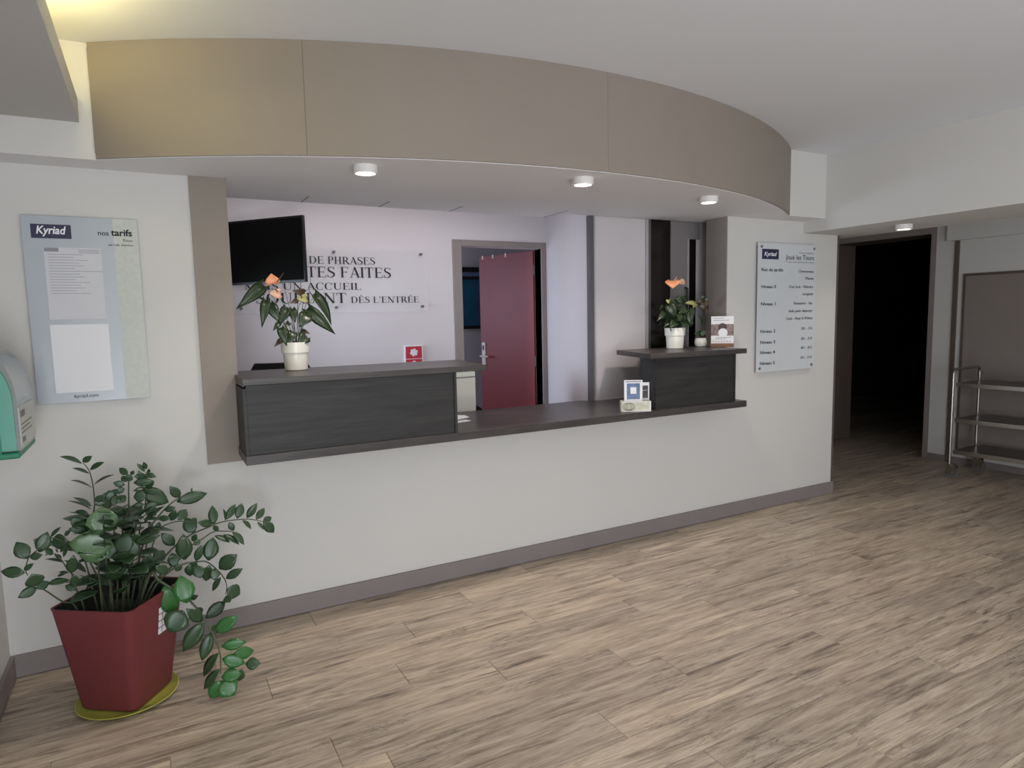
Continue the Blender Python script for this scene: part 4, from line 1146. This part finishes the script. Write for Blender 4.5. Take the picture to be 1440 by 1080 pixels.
# ---- white plastic plant pots with a collar
def collar_pot(t, rb, rt, h):
    ch = h * 0.38
    B().lathe([(rb * 0.9, 0), (rb, 0.004), (rt * 0.87, h - ch), (rt * 0.96, h - ch + 0.002), (rt, h - 0.004), (rt, h), (rt - 0.006, h), (rt - 0.012, h - 0.03), (rt - 0.014, h - 0.035)], 36, cap1=False).build('pot', M_CERAMIC, t, smooth=True)
    B().lathe([(0.0005, h - 0.028), (rt - 0.012, h - 0.03)], 24, cap0=False, cap1=False).build('soil', M_SOIL, t)


def spathe_set(t, sp, o):
    hm = [leaf_mesh('spathe', M_ORANGE, fold=0.25, curl=0.25, heart=True), leaf_mesh('spathe', M_PEACH, fold=0.25, curl=0.3, heart=True), leaf_mesh('spathe', M_YGREEN, fold=0.3, curl=0.3, heart=True)]
    for L in sp:
        put_leaf(hm[L[10] - 4], L, o, t, 'spathe')


hl = [leaf_mesh('leaf', M_ALEAF, fold=0.14, curl=0.25, heart=True), leaf_mesh('leaf', M_LEAF3, fold=0.2, curl=0.3, heart=True)]
an = thing('flowering_plant', 'salmon flowered anthurium in a white pot on the left raised counter', 'plant', (0.642, 0.085, 1.247))
collar_pot(an, 0.056, 0.071, 0.143)
ao = Vector((0.642, 0.085, 1.247))
put_stems(AN1_STEMS, ao, an, M_STEM)
for L in AN1_LEAVES:
    put_leaf(hl[0] if L[10] == 0 else hl[1], L, ao, an)
spathe_set(an, AN1_SPATHES, ao)
for q in AN1_SPADIX:
    B().tube([Vector(p) / 1000 - ao for p in q], 0.0032, 0.002, 8).build('spadix', M_LEAF3, an)
an2 = thing('flowering_plant', 'bushy orange flowered anthurium in a white pot on the right raised counter', 'plant', (3.165, 0.05, 1.252))
collar_pot(an2, 0.056, 0.071, 0.143)
ao = Vector((3.165, 0.05, 1.252))
put_stems(AN2_STEMS, ao, an2, M_STEM)
for L in AN2_LEAVES:
    put_leaf(hl[0], L, ao, an2)
lr = random.Random(5)
for k in range(26):
    a = lr.uniform(0, 2 * PI)
    el = lr.uniform(-0.5, 0.7)
    r_ = lr.uniform(0.01, 0.055)
    z = lr.uniform(0.17, 0.275)
    bs = (ao.x + r_ * math.cos(a), ao.y + r_ * math.sin(a), ao.z + z)
    ln = lr.uniform(0.055, 0.085)
    tp = (bs[0] + ln * math.cos(a) * math.cos(el), bs[1] + ln * math.sin(a) * math.cos(el), bs[2] + ln * math.sin(el) - 0.02)
    nn = (math.cos(a) * 0.6, math.sin(a) * 0.6 - 0.3, 0.7)
    put_leaf(hl[0], [x * 1000 for x in bs] + [x * 1000 for x in tp] + list(nn) + [ln * 640, 0], ao, an2)
    B().tube(spline([(0.2 * (bs[0] - ao.x), 0.2 * (bs[1] - ao.y), 0.112), (0.6 * (bs[0] - ao.x), 0.6 * (bs[1] - ao.y), z * 0.7), Vector(bs) - ao], 3), 0.0015, 0.001, 5).build('stem', M_STEM, an2)
spathe_set(an2, AN2_SPATHES, ao)
q = Vector(AN2_SPATHES[0][:3]) / 1000 - ao
B().tube([q + Vector((0.004, -0.008, -0.004)), q + Vector((0.016, -0.022, 0.022))], 0.003, 0.002).build('spadix', M_PEACH, an2)
sp_ = thing('small_plant', 'spindly plant with bronze leaves in a little round white pot', 'plant', (3.455, 0.10, 1.252))
B().lathe([(0.026, 0), (0.036, 0.004), (0.043, 0.022), (0.044, 0.036), (0.040, 0.054), (0.037, 0.062), (0.033, 0.062), (0.034, 0.05)], 32, cap1=False).build('pot', M_CERAMIC, sp_, smooth=True)
B().lathe([(0.0005, 0.053), (0.035, 0.052)], 20, cap0=False, cap1=False).build('soil', M_SOIL, sp_)
ao = Vector((3.455, 0.10, 1.252))
put_stems(SP_STEMS, ao, sp_, M_STEM)
ym = leaf_mesh('leaf', M_YGREEN, fold=0.2, curl=0.3)
for L in SP_LEAVES:
    put_leaf({0: lm[0], 3: hl[1], 6: ym}[L[10]], L, ao, sp_)

# ================================================================ cards and holders
ch_ = thing('card_stand', 'white printed card on a small brown wooden block beside the little plant', 'card stand', (3.505, -0.055, 1.252), -0.80)
B().box(-0.078, 0.078, -0.025, 0.025, 0.0, 0.026).build('wood_block', M_WOODBASE, ch_, bevel=0.002)
cdp = B().box(-0.075, 0.075, -0.002, 0.002, 0.022, 0.215).build('card', M_PAPER, ch_)
B().box(-0.075, 0.075, -0.0028, -0.002, 0.080, 0.160).build('photo_strip', M_BWPIC, cdp)
b = B()
b.tube([(0.0, -0.0028, 0.138), (0.0, -0.0036, 0.138)], 0.029, n=24)
b.build('dark_disc', M_DARKPIC, cdp)
B().tube([(0.004, -0.0036, 0.100), (0.004, -0.0044, 0.100)], 0.031, n=24).build('white_disc', M_PAPER, cdp)
b = B()
for z, x0, x1 in ((0.200, -0.062, 0.01), (0.186, -0.062, 0.045), (0.066, -0.04, 0.06), (0.056, -0.05, 0.03)):
    b.box(x0, x1, -0.0026, -0.002, z, z + 0.003)
for k in range(7):
    b.box(-0.066 + 0.019 * k, -0.058 + 0.019 * k, -0.0026, -0.002, 0.038, 0.044)
b.build('printed_lines', M_GREYINK, cdp)

bh = thing('leaflet_holder', 'low white box with an olive sketch print holding a small blue card', 'holder', (2.590, -0.228, 0.902), -0.52)
B().box(-0.09, 0.09, -0.035, -0.031, 0.0, 0.062).box(-0.09, 0.09, 0.031, 0.035, 0.0, 0.062).box(-0.09, -0.086, -0.031, 0.031, 0, 0.062).box(0.086, 0.09, -0.031, 0.031, 0, 0.062).box(-0.086, 0.086, -0.031, 0.031, 0, 0.004).build('box', M_FLORAL, bh)
b = B()
for k in range(6):
    c = (-0.045, 0.030)
    rx = 0.006 + 0.0065 * k
    pts = [(c[0] + rx * math.cos(a), -0.0356, c[1] + 0.024 * math.sin(a)) for a in [2 * PI * i / 16 for i in range(17)]]
    b.tube(pts, 0.0011, n=4)
for k in range(5):
    b.tube([(0.005 + 0.012 * k, -0.0356, 0.055 - 0.004 * k), (0.02 + 0.013 * k, -0.0356, 0.012 + 0.003 * k)], 0.0011, n=4)
b.build('sketch_print', M_OLIVE, bh)
B().box(-0.09, 0.09, -0.0372, -0.0352, 0.0, 0.004).box(-0.09, 0.09, -0.0372, -0.0352, 0.058, 0.062).box(0.083, 0.09, -0.0372, -0.0352, 0.004, 0.058).build('white_edge', M_PAPER, bh)
for k, (cx, cy, w, h, z0) in enumerate(((-0.012, 0.0, 0.112, 0.128, 0.062), (0.047, 0.047, 0.096, 0.108, 0.066))):
    c = thing('small_card', ('small white bordered card with a blue picture in the leaflet holder', 'small white bordered card with a dark picture standing behind the leaflet holder')[k], 'card', (2.590 + cx * math.cos(-0.52) - cy * math.sin(-0.52), -0.228 + cx * math.sin(-0.52) + cy * math.cos(-0.52), (0.906, 0.902)[k]), -0.52 + (0.0, 0.06)[k])
    B().box(-w / 2, w / 2, -0.002, 0.002, 0.001, z0 + h - 0.004).build('card', M_PAPER, c)
    iw = w / 2 - 0.016 if k == 0 else w / 2 - 0.008
    B().box(-iw, iw, -0.0032, -0.002, z0 + 0.006, z0 + h - 0.024).build('picture', (M_BLUEPIC, M_DARKPIC)[k], c)
    if k == 0:
        B().box(-0.018, 0.018, -0.0040, -0.0032, z0 + 0.040, z0 + 0.080).build('white_badge', M_PAPER, c)
        B().box(-0.048, 0.048, -0.0032, -0.002, z0 + h - 0.016, z0 + h - 0.010).build('title_line', M_GREYINK, c)
    else:
        B().box(-0.03, 0.034, -0.0038, -0.0032, z0 + 0.052, z0 + 0.058).build('title_line', M_GREYINK, c)

# ================================================================ serving trolley
TX0, TX1, TY0, TY1 = 0.0, 0.47, -0.88, 0.0
tr = thing('serving_trolley', 'stainless steel three shelf serving trolley by the side wall', 'trolley', (6.07, -0.25, 0.0), 0.05)
for z in (0.845, 0.535, 0.255):
    s = B()
    x0, x1, y0, y1 = TX0 + 0.008, TX1 - 0.008, TY0 + 0.02, TY1 - 0.02
    s.box(x0, x1, y0, y1, z - 0.012, z - 0.008)
    for (a, b_, c, d) in ((x0, x0 + 0.012, y0, y1), (x1 - 0.012, x1, y0, y1), (x0 + 0.012, x1 - 0.012, y0, y0 + 0.012), (x0 + 0.012, x1 - 0.012, y1 - 0.012, y1)):
        s.box(a, b_, c, d, z - 0.036, z)
    sh = s.build('shelf', M_STEEL, tr, bevel=0.002)
    B().box(x0 + 0.012, x1 - 0.012, y0 + 0.012, y1 - 0.012, z - 0.008, z - 0.006).build('shelf_sheet', M_SHELF, sh)
for yy in (TY1, TY0):
    pts = [(TX0, yy, 0.13), (TX0, yy, 0.90)]
    for i in range(1, 7):
        a = PI / 2 * i / 6
        pts.append((TX0 + 0.045 - 0.045 * math.cos(a), yy, 0.915 + 0.045 * math.sin(a)))
    for i in range(0, 7):
        a = PI / 2 * i / 6
        pts.append((TX1 - 0.045 + 0.045 * math.sin(a), yy, 0.915 + 0.045 * math.cos(a)))
    pts.append((TX1, yy, 0.13))
    B().tube(pts, 0.0125, n=12).build('handle_frame', M_STEEL, tr, smooth=True)
    B().tube([(TX1, yy, 0.905), (TX1 + 0.03, yy - 0.02, 0.905)], 0.009, n=10).build('bumper_peg', M_RUBBER, tr)
    for xx in (TX0, TX1):
        w = thing_none = None
        cs = B().box(xx - 0.028, xx + 0.028, yy - 0.028, yy + 0.028, 0.118, 0.130).box(xx - 0.024, xx - 0.018, yy - 0.060, yy + 0.014, 0.045, 0.120).box(xx + 0.018, xx + 0.024, yy - 0.060, yy + 0.014, 0.045, 0.120).build('caster', M_STEEL, tr)
        B().tube([(xx - 0.015, yy - 0.028, 0.052), (xx + 0.015, yy - 0.028, 0.052)], 0.052, n=24).build('wheel', M_RUBBER, cs, smooth=True)
        B().tube([(xx - 0.027, yy - 0.028, 0.052), (xx + 0.027, yy - 0.028, 0.052)], 0.010, n=10).build('axle', M_STEEL, cs)
